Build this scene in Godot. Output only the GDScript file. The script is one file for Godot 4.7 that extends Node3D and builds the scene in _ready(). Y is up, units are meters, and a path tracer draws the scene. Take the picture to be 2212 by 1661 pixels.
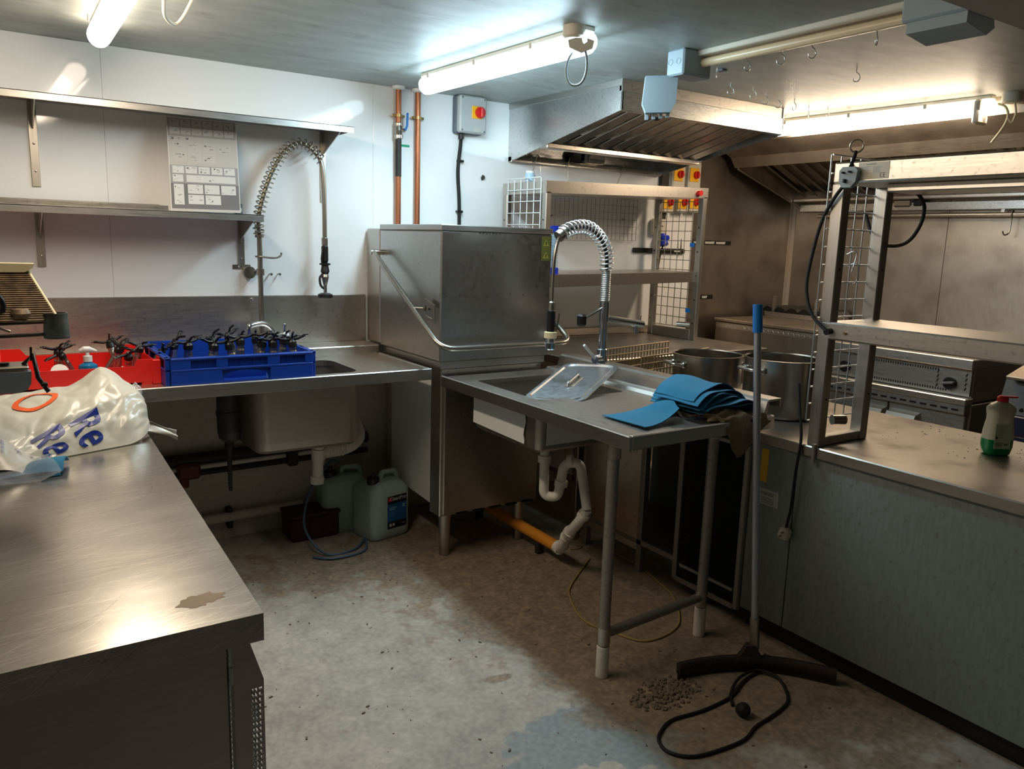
extends Node3D
# A commercial kitchen wash-up area. World axes: x along the back wall, -z towards it, y up; metres.

class G:
	var v := PackedVector3Array()
	var n := PackedVector3Array()
	var uv := PackedVector2Array()
	func t3(a: Vector3, b: Vector3, c: Vector3, na: Vector3, nb: Vector3, nc: Vector3, ua := Vector2.ZERO, ub := Vector2.ZERO, uc := Vector2.ZERO) -> void:
		if (b - a).cross(c - a).dot(na + nb + nc) > 0.0:
			v.append_array([a, c, b]); n.append_array([na, nc, nb]); uv.append_array([ua, uc, ub])
		else:
			v.append_array([a, b, c]); n.append_array([na, nb, nc]); uv.append_array([ua, ub, uc])
	func quad(a: Vector3, b: Vector3, c: Vector3, d: Vector3, out := Vector3.ZERO) -> void:
		var m := (b - a).cross(d - a)
		if m.length() < 1e-10:
			m = (c - b).cross(d - b)
		m = m.normalized()
		if out != Vector3.ZERO and m.dot(out) < 0.0:
			m = -m
		t3(a, b, c, m, m, m, Vector2(0, 1), Vector2(1, 1), Vector2(1, 0))
		t3(a, c, d, m, m, m, Vector2(0, 1), Vector2(1, 0), Vector2(0, 0))
	func box(c: Vector3, s: Vector3, bev := 0.0, bs := Basis()) -> G:
		var h := s * 0.5
		var b := minf(bev, minf(h.x, minf(h.y, h.z)) * 0.9)
		var P := func(i: int, q: Vector3) -> Vector3:
			var r := Vector3(q.x * (h.x - b), q.y * (h.y - b), q.z * (h.z - b))
			r[i] = q[i] * h[i]
			return c + bs * r
		for i in 3:
			var j := (i + 1) % 3
			var k := (i + 2) % 3
			for s1 in [-1.0, 1.0]:
				var q := [Vector3.ZERO, Vector3.ZERO, Vector3.ZERO, Vector3.ZERO]
				var o := Vector3.ZERO
				o[i] = s1
				for m in 4:
					q[m][i] = s1
					q[m][j] = [-1.0, 1.0, 1.0, -1.0][m]
					q[m][k] = [-1.0, -1.0, 1.0, 1.0][m]
				quad(P.call(i, q[0]), P.call(i, q[1]), P.call(i, q[2]), P.call(i, q[3]), bs * o)
				if b > 0.0:
					for s2 in [-1.0, 1.0]:
						var e0 := Vector3.ZERO
						e0[i] = s1; e0[j] = s2; e0[k] = -1.0
						var e1 := e0
						e1[k] = 1.0
						var oo := Vector3.ZERO
						oo[i] = s1; oo[j] = s2
						quad(P.call(i, e0), P.call(i, e1), P.call(j, e1), P.call(j, e0), bs * oo)
		if b > 0.0:
			for sx in [-1.0, 1.0]:
				for sy in [-1.0, 1.0]:
					for sz in [-1.0, 1.0]:
						var q := Vector3(sx, sy, sz)
						var m := (bs * q).normalized()
						t3(P.call(0, q), P.call(1, q), P.call(2, q), m, m, m)
		return self
	func bb(a: Vector3, b: Vector3, bev := 0.0) -> G:
		return box((a + b) * 0.5, (b - a).abs(), bev)
	func loft(rings: Array, cap0 := true, cap1 := true, smooth := false) -> G:
		var m: int = rings.size()
		var k: int = rings[0].size()
		var N := []
		for i in m - 1:
			var A: Array = rings[i]
			var B: Array = rings[i + 1]
			var na := []
			var nb := []
			for j in k:
				var up: Vector3 = B[j] - A[j]
				var ta: Vector3 = A[(j + 1) % k] - A[(j + k - 1) % k]
				var tb: Vector3 = B[(j + 1) % k] - B[(j + k - 1) % k]
				if ta.length() < 1e-6:
					ta = tb
				if tb.length() < 1e-6:
					tb = ta
				na.append(ta.cross(up).normalized())
				nb.append(tb.cross(up).normalized())
			N.append([na, nb])
		var mid := Vector3.ZERO
		for r in rings:
			for p in r:
				mid += p / float(m * k)
		var vol := 0.0
		for i in m - 1:
			for j in k:
				var a: Vector3 = rings[i][j] - mid
				var b: Vector3 = rings[i][(j + 1) % k] - mid
				var c: Vector3 = rings[i + 1][(j + 1) % k] - mid
				var d: Vector3 = rings[i + 1][j] - mid
				vol += a.dot(b.cross(c)) + a.dot(c.cross(d))
		if vol < 0.0:
			for e in N:
				for w in 2:
					for j in k:
						e[w][j] = -e[w][j]
		for i in m - 1:
			var A: Array = rings[i]
			var B: Array = rings[i + 1]
			for j in k:
				var l := (j + 1) % k
				var q := [N[i][0][j], N[i][0][l], N[i][1][l], N[i][1][j]]
				if smooth:
					for e in 2:
						var w: int = [j, l][e]
						if i > 0:
							q[e] = (q[e] + N[i - 1][1][w]).normalized()
						if i < m - 2:
							q[3 - e] = (q[3 - e] + N[i + 1][0][w]).normalized()
				var u0 := float(j) / k
				var u1 := float(j + 1) / k
				var w0 := float(i) / (m - 1)
				var w1 := float(i + 1) / (m - 1)
				t3(A[j], A[l], B[l], q[0], q[1], q[2], Vector2(u0, w0), Vector2(u1, w0), Vector2(u1, w1))
				t3(A[j], B[l], B[j], q[0], q[2], q[3], Vector2(u0, w0), Vector2(u1, w1), Vector2(u0, w1))
		for e in 2:
			if not [cap0, cap1][e]:
				continue
			var R: Array = rings[[0, m - 1][e]]
			var c := Vector3.ZERO
			for p in R:
				c += p / k
			var nx := Vector3.ZERO
			for j in k:
				nx += (R[j] - c).cross(R[(j + 1) % k] - c)
			if nx.length() < 1e-12:
				continue
			nx = nx.normalized()
			var inner: Array = rings[[1, m - 2][e]]
			var ci := Vector3.ZERO
			for p in inner:
				ci += p / k
			if nx.dot(c - ci) < 0.0:
				nx = -nx
			for j in k:
				t3(c, R[j], R[(j + 1) % k], nx, nx, nx)
		return self
	func lathe(prof: Array, seg: int, xf := Transform3D(), smooth := false) -> G:
		var rings := []
		for p in prof:
			var r := []
			for j in seg:
				var a := TAU * j / seg
				r.append(xf * Vector3(cos(a) * p.x, p.y, sin(a) * p.x))
			rings.append(r)
		return loft(rings, prof[0].x > 1e-5, prof[-1].x > 1e-5, smooth)
	func cyl(a: Vector3, b: Vector3, r: float, seg := 12, r2 := -1.0) -> G:
		return tube([a, b], r, seg, false, [r, r if r2 < 0.0 else r2])
	func tube(path: Array, r: float, seg := 8, closed := false, radii := []) -> G:
		var m := path.size()
		var rings := []
		var t0: Vector3 = (path[1] - path[0]).normalized()
		var x := t0.cross(Vector3.UP if absf(t0.y) < 0.9 else Vector3.RIGHT).normalized()
		for i in m:
			var t: Vector3
			if closed:
				t = path[(i + 1) % m] - path[(i + m - 1) % m]
			else:
				t = path[mini(i + 1, m - 1)] - path[maxi(i - 1, 0)]
			t = t.normalized()
			x = (x - t * x.dot(t)).normalized()
			var y := t.cross(x)
			var rr: float = radii[i] if radii.size() else r
			var ring := []
			for j in seg:
				var a := TAU * j / seg
				ring.append(path[i] + (x * cos(a) + y * sin(a)) * rr)
			rings.append(ring)
		if closed:
			# turn the first ring to meet the last one without a twist
			rings.append(rings[0])
			return loft(rings, false, false, true)
		return loft(rings, true, true, radii.is_empty())
	func prism(poly: Array, depth: float, xf := Transform3D()) -> G:
		var pp := PackedVector2Array(poly)
		var ix := Geometry2D.triangulate_polygon(pp)
		var nz := xf.basis.z.normalized()
		for e in 2:
			var z := depth * e
			var m := nz * (1.0 if e == 1 else -1.0)
			for i in range(0, ix.size(), 3):
				var q := []
				for w in 3:
					var p := pp[ix[i + w]]
					q.append(xf * Vector3(p.x, p.y, z))
				t3(q[0], q[1], q[2], m, m, m, pp[ix[i]], pp[ix[i + 1]], pp[ix[i + 2]])
		var s := 1.0 if Geometry2D.is_polygon_clockwise(pp) else -1.0
		for i in pp.size():
			var a := pp[i]
			var b := pp[(i + 1) % pp.size()]
			var d := (b - a)
			var o := xf.basis * Vector3(-d.y, d.x, 0.0) * s
			quad(xf * Vector3(a.x, a.y, 0), xf * Vector3(b.x, b.y, 0), xf * Vector3(b.x, b.y, depth), xf * Vector3(a.x, a.y, depth), o)
		return self
	func grid(nu: int, nv: int, f: Callable, th := 0.0) -> G:
		var P := []
		for j in nv + 1:
			for i in nu + 1:
				P.append(f.call(float(i) / nu, float(j) / nv))
		var W := nu + 1
		var N := []
		for j in nv + 1:
			for i in nu + 1:
				var du: Vector3 = P[j * W + mini(i + 1, nu)] - P[j * W + maxi(i - 1, 0)]
				var dv: Vector3 = P[mini(j + 1, nv) * W + i] - P[maxi(j - 1, 0) * W + i]
				N.append(du.cross(dv).normalized())
		for s in (2 if th > 0.0 else 1):
			for j in nv:
				for i in nu:
					var id := [j * W + i, j * W + i + 1, (j + 1) * W + i + 1, (j + 1) * W + i]
					var p := []
					var m := []
					var t := []
					for w in id:
						p.append(P[w] - N[w] * th * s)
						m.append(N[w] * (1.0 if s == 0 else -1.0))
						t.append(Vector2(float(w % W) / nu, float(w / W) / nv))
					t3(p[0], p[1], p[2], m[0], m[1], m[2], t[0], t[1], t[2])
					t3(p[0], p[2], p[3], m[0], m[2], m[3], t[0], t[2], t[3])
		if th > 0.0:
			var edge := []
			for i in nu:
				edge.append([i, i + 1]); edge.append([nv * W + i, nv * W + i + 1])
			for j in nv:
				edge.append([j * W, (j + 1) * W]); edge.append([j * W + nu, (j + 1) * W + nu])
			for e in edge:
				quad(P[e[0]], P[e[1]], P[e[1]] - N[e[1]] * th, P[e[0]] - N[e[0]] * th)
		return self
	func mesh(off := Vector3.ZERO) -> ArrayMesh:
		if off != Vector3.ZERO:
			for i in v.size():
				v[i] -= off
		var a := []
		a.resize(Mesh.ARRAY_MAX)
		a[Mesh.ARRAY_VERTEX] = v
		a[Mesh.ARRAY_NORMAL] = n
		a[Mesh.ARRAY_TEX_UV] = uv
		var m := ArrayMesh.new()
		m.add_surface_from_arrays(Mesh.PRIMITIVE_TRIANGLES, a)
		return m

var M := {}
var taken := {}
var rng := RandomNumberGenerator.new()

func V(x: float, y: float, z: float) -> Vector3:
	return Vector3(x, y, z)

func numbered(s: String) -> String:
	if not taken.has(s):
		taken[s] = 0
		return s
	taken[s] += 1
	return "%s_%03d" % [s, taken[s]]

func thing(called: String, label: String, category: String, at: Vector3, group := "", kind := "") -> Node3D:
	var o := Node3D.new()
	o.name = numbered(called)
	add_child(o)
	o.position = at
	o.set_meta("org", at)
	meta(o, label, category, group, kind)
	return o

func meta(o: Node, label: String, category: String, group := "", kind := "") -> void:
	if label: o.set_meta("label", label)
	if category: o.set_meta("category", category)
	if group: o.set_meta("group", group)
	if kind: o.set_meta("kind", kind)

# a part in world coordinates: the parent's place is taken off
func part(t: Node3D, called: String, g: G, m: Material, label := "") -> MeshInstance3D:
	var o := MeshInstance3D.new()
	o.name = called
	var org: Vector3 = t.get_meta("org") if t.has_meta("org") else Vector3.ZERO
	o.mesh = g.mesh(org)
	o.material_override = null
	o.mesh.surface_set_material(0, m)
	o.set_meta("org", org)
	t.add_child(o, true)
	if label: o.set_meta("label", label)
	return o

func solo(called: String, g: G, m: Material, label: String, category: String, at: Vector3, group := "", kind := "") -> MeshInstance3D:
	var o := MeshInstance3D.new()
	o.name = numbered(called)
	o.mesh = g.mesh(at)
	o.mesh.surface_set_material(0, m)
	o.position = at
	o.set_meta("org", at)
	add_child(o)
	meta(o, label, category, group, kind)
	return o

func shared(t: Node3D, called: String, mesh: Mesh, at: Vector3, bs := Basis()) -> MeshInstance3D:
	var o := MeshInstance3D.new()
	o.name = called
	o.mesh = mesh
	o.transform = Transform3D(bs, at - (t.get_meta("org") if t.has_meta("org") else Vector3.ZERO))
	t.add_child(o, true)
	return o

func words(t: Node3D, called: String, s: String, h: float, m: Material, xf: Transform3D, depth := 0.0006, font := "Droid Sans", bold := false) -> MeshInstance3D:
	var tm := TextMesh.new()
	var f := SystemFont.new()
	f.font_names = PackedStringArray([font])
	if bold: f.font_weight = 700
	tm.font = f
	tm.font_size = 32
	tm.pixel_size = h / 23.0
	tm.depth = depth
	tm.curve_step = 2.0
	tm.text = s
	tm.material = m
	var o := MeshInstance3D.new()
	o.name = called
	o.mesh = tm
	var org: Vector3 = t.get_meta("org") if t.has_meta("org") else Vector3.ZERO
	o.transform = Transform3D(xf.basis, xf.origin - org)
	t.add_child(o, true)
	return o

# ---------- paths
func fillet(p: Array, r: float, k := 6) -> Array:
	var out := [p[0]]
	for i in range(1, p.size() - 1):
		var a: Vector3 = p[i - 1] - p[i]
		var b: Vector3 = p[i + 1] - p[i]
		var d := minf(r, minf(a.length(), b.length()) * 0.48)
		var s: Vector3 = p[i] + a.normalized() * d
		var e: Vector3 = p[i] + b.normalized() * d
		for j in k + 1:
			var t := float(j) / k
			out.append(s.lerp(p[i], t).lerp(p[i].lerp(e, t), t))
	out.append(p[-1])
	return out

func curve(p: Array, k := 8) -> Array:
	var out := []
	for i in p.size() - 1:
		var a: Vector3 = p[maxi(i - 1, 0)]
		var d: Vector3 = p[mini(i + 2, p.size() - 1)]
		for j in k:
			out.append(p[i].cubic_interpolate(p[i + 1], a, d, float(j) / k))
	out.append(p[-1])
	return out

func coil(path: Array, R: float, turns: float, per := 12) -> Array:
	var c := Curve3D.new()
	for q in path: c.add_point(q)
	var L := c.get_baked_length()
	var out := []
	var x := Vector3.ZERO
	var total := int(turns * per)
	for i in total + 1:
		var s := L * i / total
		var p := c.sample_baked(s)
		var t := (c.sample_baked(minf(s + 0.004, L)) - c.sample_baked(maxf(s - 0.004, 0.0))).normalized()
		if i == 0: x = t.cross(Vector3(0.3, 0.1, 1)).normalized()
		x = (x - t * x.dot(t)).normalized()
		var a := TAU * i / per
		out.append(p + (x * cos(a) + t.cross(x) * sin(a)) * R)
	return out

func rrect(c: Vector3, w: float, d: float, r: float, k := 5, ax := Vector3.RIGHT, az := Vector3.BACK) -> Array:
	var out := []
	for q in 4:
		var sx: float = [1, -1, -1, 1][q]
		var sz: float = [1, 1, -1, -1][q]
		for j in k + 1:
			var a := PI / 2 * (q + float(j) / k)
			out.append(c + ax * (sx * (w / 2 - r) + cos(a) * r) + az * (sz * (d / 2 - r) + sin(a) * r))
	return out

func xf(o: Vector3, bx: Vector3, by: Vector3, bz: Vector3) -> Transform3D:
	return Transform3D(Basis(bx, by, bz), o)

# ---------- textures and materials
func ramp(a: Array) -> Gradient:
	var g := Gradient.new()
	var o := PackedFloat32Array()
	var c := PackedColorArray()
	for e in a:
		o.append(e[0]); c.append(e[1])
	g.offsets = o
	g.colors = c
	return g

func noise(freq: float, a: Array, size := 512, sd := 1, oct := 5, kind := FastNoiseLite.TYPE_SIMPLEX_SMOOTH) -> NoiseTexture2D:
	var f := FastNoiseLite.new()
	f.noise_type = kind
	f.seed = sd
	f.frequency = freq
	f.fractal_octaves = oct
	var t := NoiseTexture2D.new()
	t.width = size
	t.height = size
	t.seamless = true
	t.noise = f
	t.color_ramp = ramp(a)
	return t

func gr(x: float) -> Color:
	return Color(x, x, x)

func mat(c: Color, rough := 0.5, metal := 0.0, tex: Texture2D = null, sc := Vector3.ONE) -> StandardMaterial3D:
	var m := StandardMaterial3D.new()
	m.albedo_color = c
	m.roughness = rough
	m.metallic = metal
	if tex:
		m.albedo_texture = tex
	m.uv1_triplanar = true
	m.uv1_world_triplanar = true
	m.uv1_scale = sc
	return m

func dirt(m: StandardMaterial3D, tex: Texture2D, sc: Vector3) -> StandardMaterial3D:
	m.detail_enabled = true
	m.detail_albedo = tex
	m.detail_uv_layer = BaseMaterial3D.DETAIL_UV_2
	m.detail_blend_mode = BaseMaterial3D.BLEND_MODE_MIX
	m.uv2_triplanar = true
	m.uv2_world_triplanar = true
	m.uv2_scale = sc
	return m

func steel(c: Color, rough: float, axis := 0, dirty: Texture2D = null, dsc := 1.2) -> StandardMaterial3D:
	var sc: Vector3 = [Vector3(0.7, 16, 16), Vector3(16, 0.7, 16), Vector3(16, 16, 0.7), Vector3(3, 3, 3)][axis]
	var m := mat(c, rough, 1.0, M.t_grain, sc)
	m.roughness_texture = M.t_rough
	m.roughness_texture_channel = BaseMaterial3D.TEXTURE_CHANNEL_RED
	if dirty:
		dirt(m, dirty, Vector3.ONE * dsc)
	return m

func printed(img: Image, rough := 0.4) -> StandardMaterial3D:
	var m := StandardMaterial3D.new()
	m.albedo_texture = ImageTexture.create_from_image(img)
	m.roughness = rough
	m.texture_repeat = false
	return m

# a flat printed card: origin at its top left corner, ax along its width, ay down its height
func card(t: Node3D, called: String, o: Vector3, ax: Vector3, ay: Vector3, th: float, m: Material) -> MeshInstance3D:
	var g := G.new()
	var nn := ay.cross(ax).normalized() * th
	var a := o + nn
	g.t3(a, a + ax, a + ax + ay, nn.normalized(), nn.normalized(), nn.normalized(), Vector2(0, 0), Vector2(1, 0), Vector2(1, 1))
	g.t3(a, a + ax + ay, a + ay, nn.normalized(), nn.normalized(), nn.normalized(), Vector2(0, 0), Vector2(1, 1), Vector2(0, 1))
	for e in [[o, o + ax], [o + ax, o + ax + ay], [o + ax + ay, o + ay], [o + ay, o]]:
		var mid: Vector3 = (e[0] + e[1]) * 0.5 - (o + (ax + ay) * 0.5)
		var k := nn
		var nm := mid.normalized()
		g.t3(e[0], e[1], e[1] + k, nm, nm, nm)
		g.t3(e[0], e[1] + k, e[0] + k, nm, nm, nm)
	return part(t, called, g, m)

# brushed worktop: fine grain along x, tarnish and sweeping knife scuffs; one metre a tile
func scuffs() -> Array:
	var S := 1024
	var fine := FastNoiseLite.new()
	fine.seed = 5
	fine.frequency = 0.12
	fine.fractal_octaves = 2
	var blot := FastNoiseLite.new()
	blot.seed = 6
	blot.frequency = 0.008
	blot.fractal_octaves = 4
	var al := PackedByteArray()
	var ro := PackedByteArray()
	al.resize(S * S)
	ro.resize(S * S)
	for j in S:
		var fj: float = minf(1.0, minf(j, S - 1 - j) / 60.0)
		for i in S:
			var q := fine.get_noise_2d(i * 0.05, j * 1.6)
			var b := blot.get_noise_2d(i * 0.6, j) * fj * minf(1.0, minf(i, S - 1 - i) / 60.0)
			al[j * S + i] = int(clampf(0.82 + q * 0.02 + b * 0.05, 0, 1) * 255)
			ro[j * S + i] = int(clampf(0.9 + q * 0.02 + b * 0.04, 0, 1) * 255)
	var r := RandomNumberGenerator.new()
	r.seed = 88
	for k in 900:
		var cx := r.randf() * S
		var cy := r.randf() * S
		var a := r.randf_range(-0.15, 0.45)
		var bend := r.randf_range(-0.002, 0.006)
		var L := r.randi_range(20, 260)
		var up := r.randf() < 0.8
		var w := r.randf_range(0.3, 1.0)
		for q in L:
			var at := posmod(int(cy), S) * S + posmod(int(cx), S)
			al[at] = int(clampf(al[at] + (44.0 if up else -40.0) * w, 0, 255))
			ro[at] = int(clampf(ro[at] + (0.0 if up else 10.0) * w, 0, 255))
			cx += cos(a)
			cy -= sin(a)
			a += bend
	return [ImageTexture.create_from_image(Image.create_from_data(S, S, false, Image.FORMAT_L8, al)), ImageTexture.create_from_image(Image.create_from_data(S, S, false, Image.FORMAT_L8, ro))]

func make_materials() -> void:
	M.t_grain = noise(0.03, [[0.0, gr(0.94)], [0.5, gr(0.97)], [1.0, gr(1.0)]], 512, 3, 4)
	M.t_rough = noise(0.02, [[0.0, gr(0.72)], [0.5, gr(0.88)], [1.0, gr(1.0)]], 512, 4, 5)
	M.t_grease = noise(0.008, [[0.0, Color(0.3, 0.25, 0.2, 0.45)], [0.4, Color(0.4, 0.34, 0.28, 0.18)], [0.6, Color(0.45, 0.38, 0.31, 0.05)], [1.0, Color(0.55, 0.48, 0.4, 0.15)]], 512, 8, 6)
	M.t_spots = noise(0.05, [[0.0, Color(0.25, 0.2, 0.16, 0.5)], [0.2, Color(0.33, 0.28, 0.23, 0.22)], [0.3, Color(0.45, 0.4, 0.35, 0.05)], [0.7, Color(0.5, 0.45, 0.4, 0.0)], [1.0, Color(0.66, 0.62, 0.56, 0.14)]], 512, 12, 6)
	M.t_rust = noise(0.05, [[0.0, Color(0.3, 0.18, 0.12, 0.75)], [0.24, Color(0.36, 0.24, 0.17, 0.35)], [0.36, Color(0.4, 0.3, 0.22, 0.0)], [1.0, Color(0.4, 0.28, 0.2, 0.0)]], 512, 21, 6)
	# fine curved scuffs for worktops
	var sc := scuffs()
	M.steel = steel(Color(0.74, 0.73, 0.71), 0.42, 0)
	M.steel_z = steel(Color(0.74, 0.72, 0.69), 0.4, 2)
	M.steel_v = steel(Color(0.76, 0.735, 0.7), 0.42, 1)
	M.steel_dirty = steel(Color(0.86, 0.83, 0.79), 0.36, 0, M.t_spots, 1.3)
	M.steel_dirty_z = steel(Color(0.74, 0.71, 0.67), 0.44, 2, M.t_spots, 1.1)
	M.steel_top = mat(Color(0.88, 0.855, 0.82), 0.26, 1.0, sc[0], Vector3.ONE)
	M.steel_top.roughness_texture = sc[1]
	M.steel_top.roughness_texture_channel = BaseMaterial3D.TEXTURE_CHANNEL_RED
	M.steel_wall = steel(Color(0.7, 0.66, 0.61), 0.46, 1, M.t_grease, 0.8)
	M.steel_hood = steel(Color(0.84, 0.84, 0.83), 0.33, 0, M.t_spots, 1.6)
	M.steel_pot = steel(Color(0.7, 0.67, 0.63), 0.28, 3)
	M.steel_front = steel(Color(0.72, 0.7, 0.67), 0.46, 0)
	M.chrome = mat(Color(0.82, 0.84, 0.86), 0.14, 1.0)
	M.nickel = mat(Color(0.68, 0.66, 0.62), 0.3, 1.0)
	M.wire = mat(Color(0.66, 0.64, 0.6), 0.38, 1.0)
	M.wire_white = mat(Color(0.82, 0.83, 0.82), 0.4)
	M.copper = dirt(mat(Color(0.66, 0.42, 0.3), 0.42, 0.9), M.t_rust, Vector3.ONE * 3)
	M.brass = mat(Color(0.62, 0.52, 0.34), 0.35, 0.9)
	M.alu = mat(Color(0.68, 0.7, 0.73), 0.42, 0.85)
	M.white = mat(Color(0.86, 0.86, 0.84), 0.35)
	M.white_pipe = dirt(mat(Color(0.85, 0.83, 0.79), 0.45), M.t_spots, Vector3.ONE * 2.5)
	M.offwhite = mat(Color(0.78, 0.76, 0.7), 0.45)
	M.cream = mat(Color(0.85, 0.8, 0.64), 0.4)
	M.greybox = mat(Color(0.56, 0.62, 0.65), 0.45)
	M.grey_dark = mat(Color(0.32, 0.36, 0.39), 0.5)
	M.slab = mat(Color(0.42, 0.46, 0.48), 0.45)
	M.isol = mat(Color(0.66, 0.67, 0.66), 0.45)
	M.lid = steel(Color(0.66, 0.67, 0.68), 0.45, 3, M.t_spots, 3.0)
	M.black = mat(Color(0.055, 0.052, 0.05), 0.42)
	M.rubber = mat(Color(0.05, 0.045, 0.045), 0.7)
	M.squeegee = dirt(mat(Color(0.13, 0.09, 0.085), 0.7), M.t_spots, Vector3.ONE * 2)
	M.red = mat(Color(0.8, 0.1, 0.08), 0.35)
	M.red_crate = mat(Color(0.85, 0.12, 0.09), 0.42)
	M.blue_crate = mat(Color(0.03, 0.22, 0.6), 0.4)
	M.blue = mat(Color(0.05, 0.42, 0.72), 0.42)
	M.blue_cap = mat(Color(0.05, 0.2, 0.75), 0.4)
	M.navy = mat(Color(0.07, 0.08, 0.2), 0.4)
	M.yellow = mat(Color(0.92, 0.68, 0.1), 0.45)
	M.yellow_pipe = dirt(mat(Color(0.86, 0.55, 0.14), 0.5), M.t_spots, Vector3.ONE * 2)
	M.yellow_cord = mat(Color(0.6, 0.52, 0.3), 0.6)
	M.green = mat(Color(0.05, 0.6, 0.42), 0.5)
	M.maroon = dirt(mat(Color(0.22, 0.07, 0.06), 0.6), M.t_spots, Vector3.ONE * 2)
	M.pipe_dark = dirt(mat(Color(0.12, 0.1, 0.09), 0.6), M.t_spots, Vector3.ONE * 2)
	M.pipe_red = mat(Color(0.38, 0.16, 0.14), 0.6)
	M.drum = mat(Color(0.3, 0.29, 0.28), 0.5, 0.5)
	M.kick = mat(Color(0.05, 0.045, 0.045), 0.6)
	M.wood = mat(Color(0.5, 0.33, 0.2), 0.6, 0.0, noise(0.02, [[0.0, gr(0.7)], [1.0, gr(1.0)]], 256, 5), Vector3(30, 30, 2))
	M.galv = dirt(mat(Color(0.53, 0.57, 0.56), 0.5, 0.3, noise(0.025, [[0.0, gr(0.9)], [0.45, gr(0.95)], [1.0, gr(1.0)]], 512, 31, 5), Vector3(5, 0.9, 5)), M.t_spots, V(1.5, 1.1, 1.5))
	M.mesh_black = mat(Color(0.03, 0.03, 0.03), 0.6)
	M.rusty = dirt(mat(Color(0.58, 0.56, 0.53), 0.5, 0.7), M.t_rust, Vector3.ONE * 2.5)
	M.film = mat(Color(0.84, 0.85, 0.84), 0.4)
	M.film_dull = dirt(mat(Color(0.62, 0.61, 0.57), 0.5), M.t_spots, Vector3.ONE * 1.5)
	M.pvc = mat(Color(0.9, 0.9, 0.895), 0.07)
	M.pvc.heightmap_enabled = true
	M.pvc.heightmap_texture = noise(0.006, [[0.0, gr(0)], [1.0, gr(1)]], 256, 41, 3)
	M.pvc.heightmap_scale = 0.03
	M.wall_low = dirt(mat(Color(0.74, 0.71, 0.66), 0.6), M.t_spots, Vector3.ONE * 0.9)
	M.plaster = mat(Color(0.8, 0.79, 0.77), 0.7)
	M.ceiling = dirt(mat(Color(0.66, 0.69, 0.675), 0.5, 0.0, noise(0.012, [[0.0, gr(0.88)], [1.0, gr(1.0)]], 512, 51, 5), Vector3(0.7, 1, 2.2)), noise(0.012, [[0.0, Color(0.3, 0.25, 0.2, 0.5)], [0.2, Color(0.4, 0.35, 0.3, 0.15)], [0.32, Color(0.5, 0.45, 0.4, 0.0)], [1.0, Color(0.5, 0.5, 0.45, 0.0)]], 512, 52, 6), V(0.5, 1, 1.1))
	M.ceiling.heightmap_enabled = true
	M.ceiling.heightmap_texture = noise(0.02, [[0.0, gr(0)], [1.0, gr(1)]], 256, 53, 4)
	M.ceiling.heightmap_scale = 0.05
	M.beam = mat(Color(0.6, 0.58, 0.55), 0.6)
	M.cloth = mat(Color(0.05, 0.45, 0.61), 0.85, 0.0, noise(0.12, [[0.0, gr(0.82)], [1.0, gr(1.0)]], 256, 61, 3), Vector3.ONE * 9)
	M.cloth.rim_enabled = true
	M.cloth.rim = 0.2
	M.rag = mat(Color(0.5, 0.44, 0.34), 0.9, 0.0, noise(0.05, [[0.0, gr(0.7)], [1.0, gr(1.0)]], 256, 62, 5), Vector3.ONE * 5)
	M.bag = mat(Color(0.79, 0.785, 0.74), 0.3)
	M.bag.backlight_enabled = true
	M.bag.backlight = Color(0.3, 0.3, 0.26)
	M.bag_ink = mat(Color(0.03, 0.16, 0.5), 0.35)
	M.bag_orange = mat(Color(0.9, 0.36, 0.1), 0.35)
	M.bag_purple = mat(Color(0.3, 0.27, 0.5), 0.4)
	M.clear = StandardMaterial3D.new()
	M.clear.transparency = BaseMaterial3D.TRANSPARENCY_ALPHA
	M.clear.albedo_color = Color(0.9, 0.92, 0.95, 0.22)
	M.clear.roughness = 0.12
	M.jerry = mat(Color(0.62, 0.7, 0.67), 0.4)
	M.jerry.backlight_enabled = true
	M.jerry.backlight = Color(0.2, 0.25, 0.24)
	M.soap = mat(Color(0.1, 0.42, 0.6), 0.2)
	M.grill_dirty = mat(Color(0.6, 0.5, 0.39), 0.5, 0.3, noise(0.03, [[0.0, gr(0.45)], [0.5, gr(0.8)], [1.0, gr(1.0)]], 256, 71, 5), Vector3.ONE * 4)
	M.cup = mat(Color(0.42, 0.45, 0.44), 0.5, 0.5, noise(0.02, [[0.0, gr(0.35)], [0.5, gr(0.8)], [1.0, gr(1.0)]], 256, 72, 5), Vector3.ONE * 4)
	M.baffle = steel(Color(0.85, 0.82, 0.78), 0.36, 2, M.t_grease, 2.5)
	M.glass_lamp = mat(Color(0.5, 0.48, 0.44), 0.2)
	M.trim_white = mat(Color(0.62, 0.58, 0.53), 0.5)
	M.hose_blue = mat(Color(0.24, 0.36, 0.46), 0.35)
	M.crumb = mat(Color(0.42, 0.37, 0.31), 0.9)
	M.sticker_yellow = mat(Color(0.85, 0.66, 0.1), 0.5)
	M.sticker_olive = mat(Color(0.32, 0.32, 0.12), 0.5)
	M.sticker_white = mat(Color(0.7, 0.7, 0.67), 0.5)
	M.ink = mat(Color(0.1, 0.1, 0.1), 0.5)
	M.ink_grey = mat(Color(0.4, 0.4, 0.39), 0.5)
	M.ink_white = mat(Color(0.85, 0.87, 0.88), 0.5)
	M.steel_pass = steel(Color(0.74, 0.71, 0.67), 0.42, 2, noise(0.01, [[0.0, Color(0.34, 0.29, 0.24, 0.6)], [0.3, Color(0.48, 0.42, 0.36, 0.25)], [0.5, Color(0.54, 0.48, 0.42, 0.06)], [1.0, Color(0.66, 0.6, 0.53, 0.3)]], 512, 91, 6), 0.7)
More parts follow.
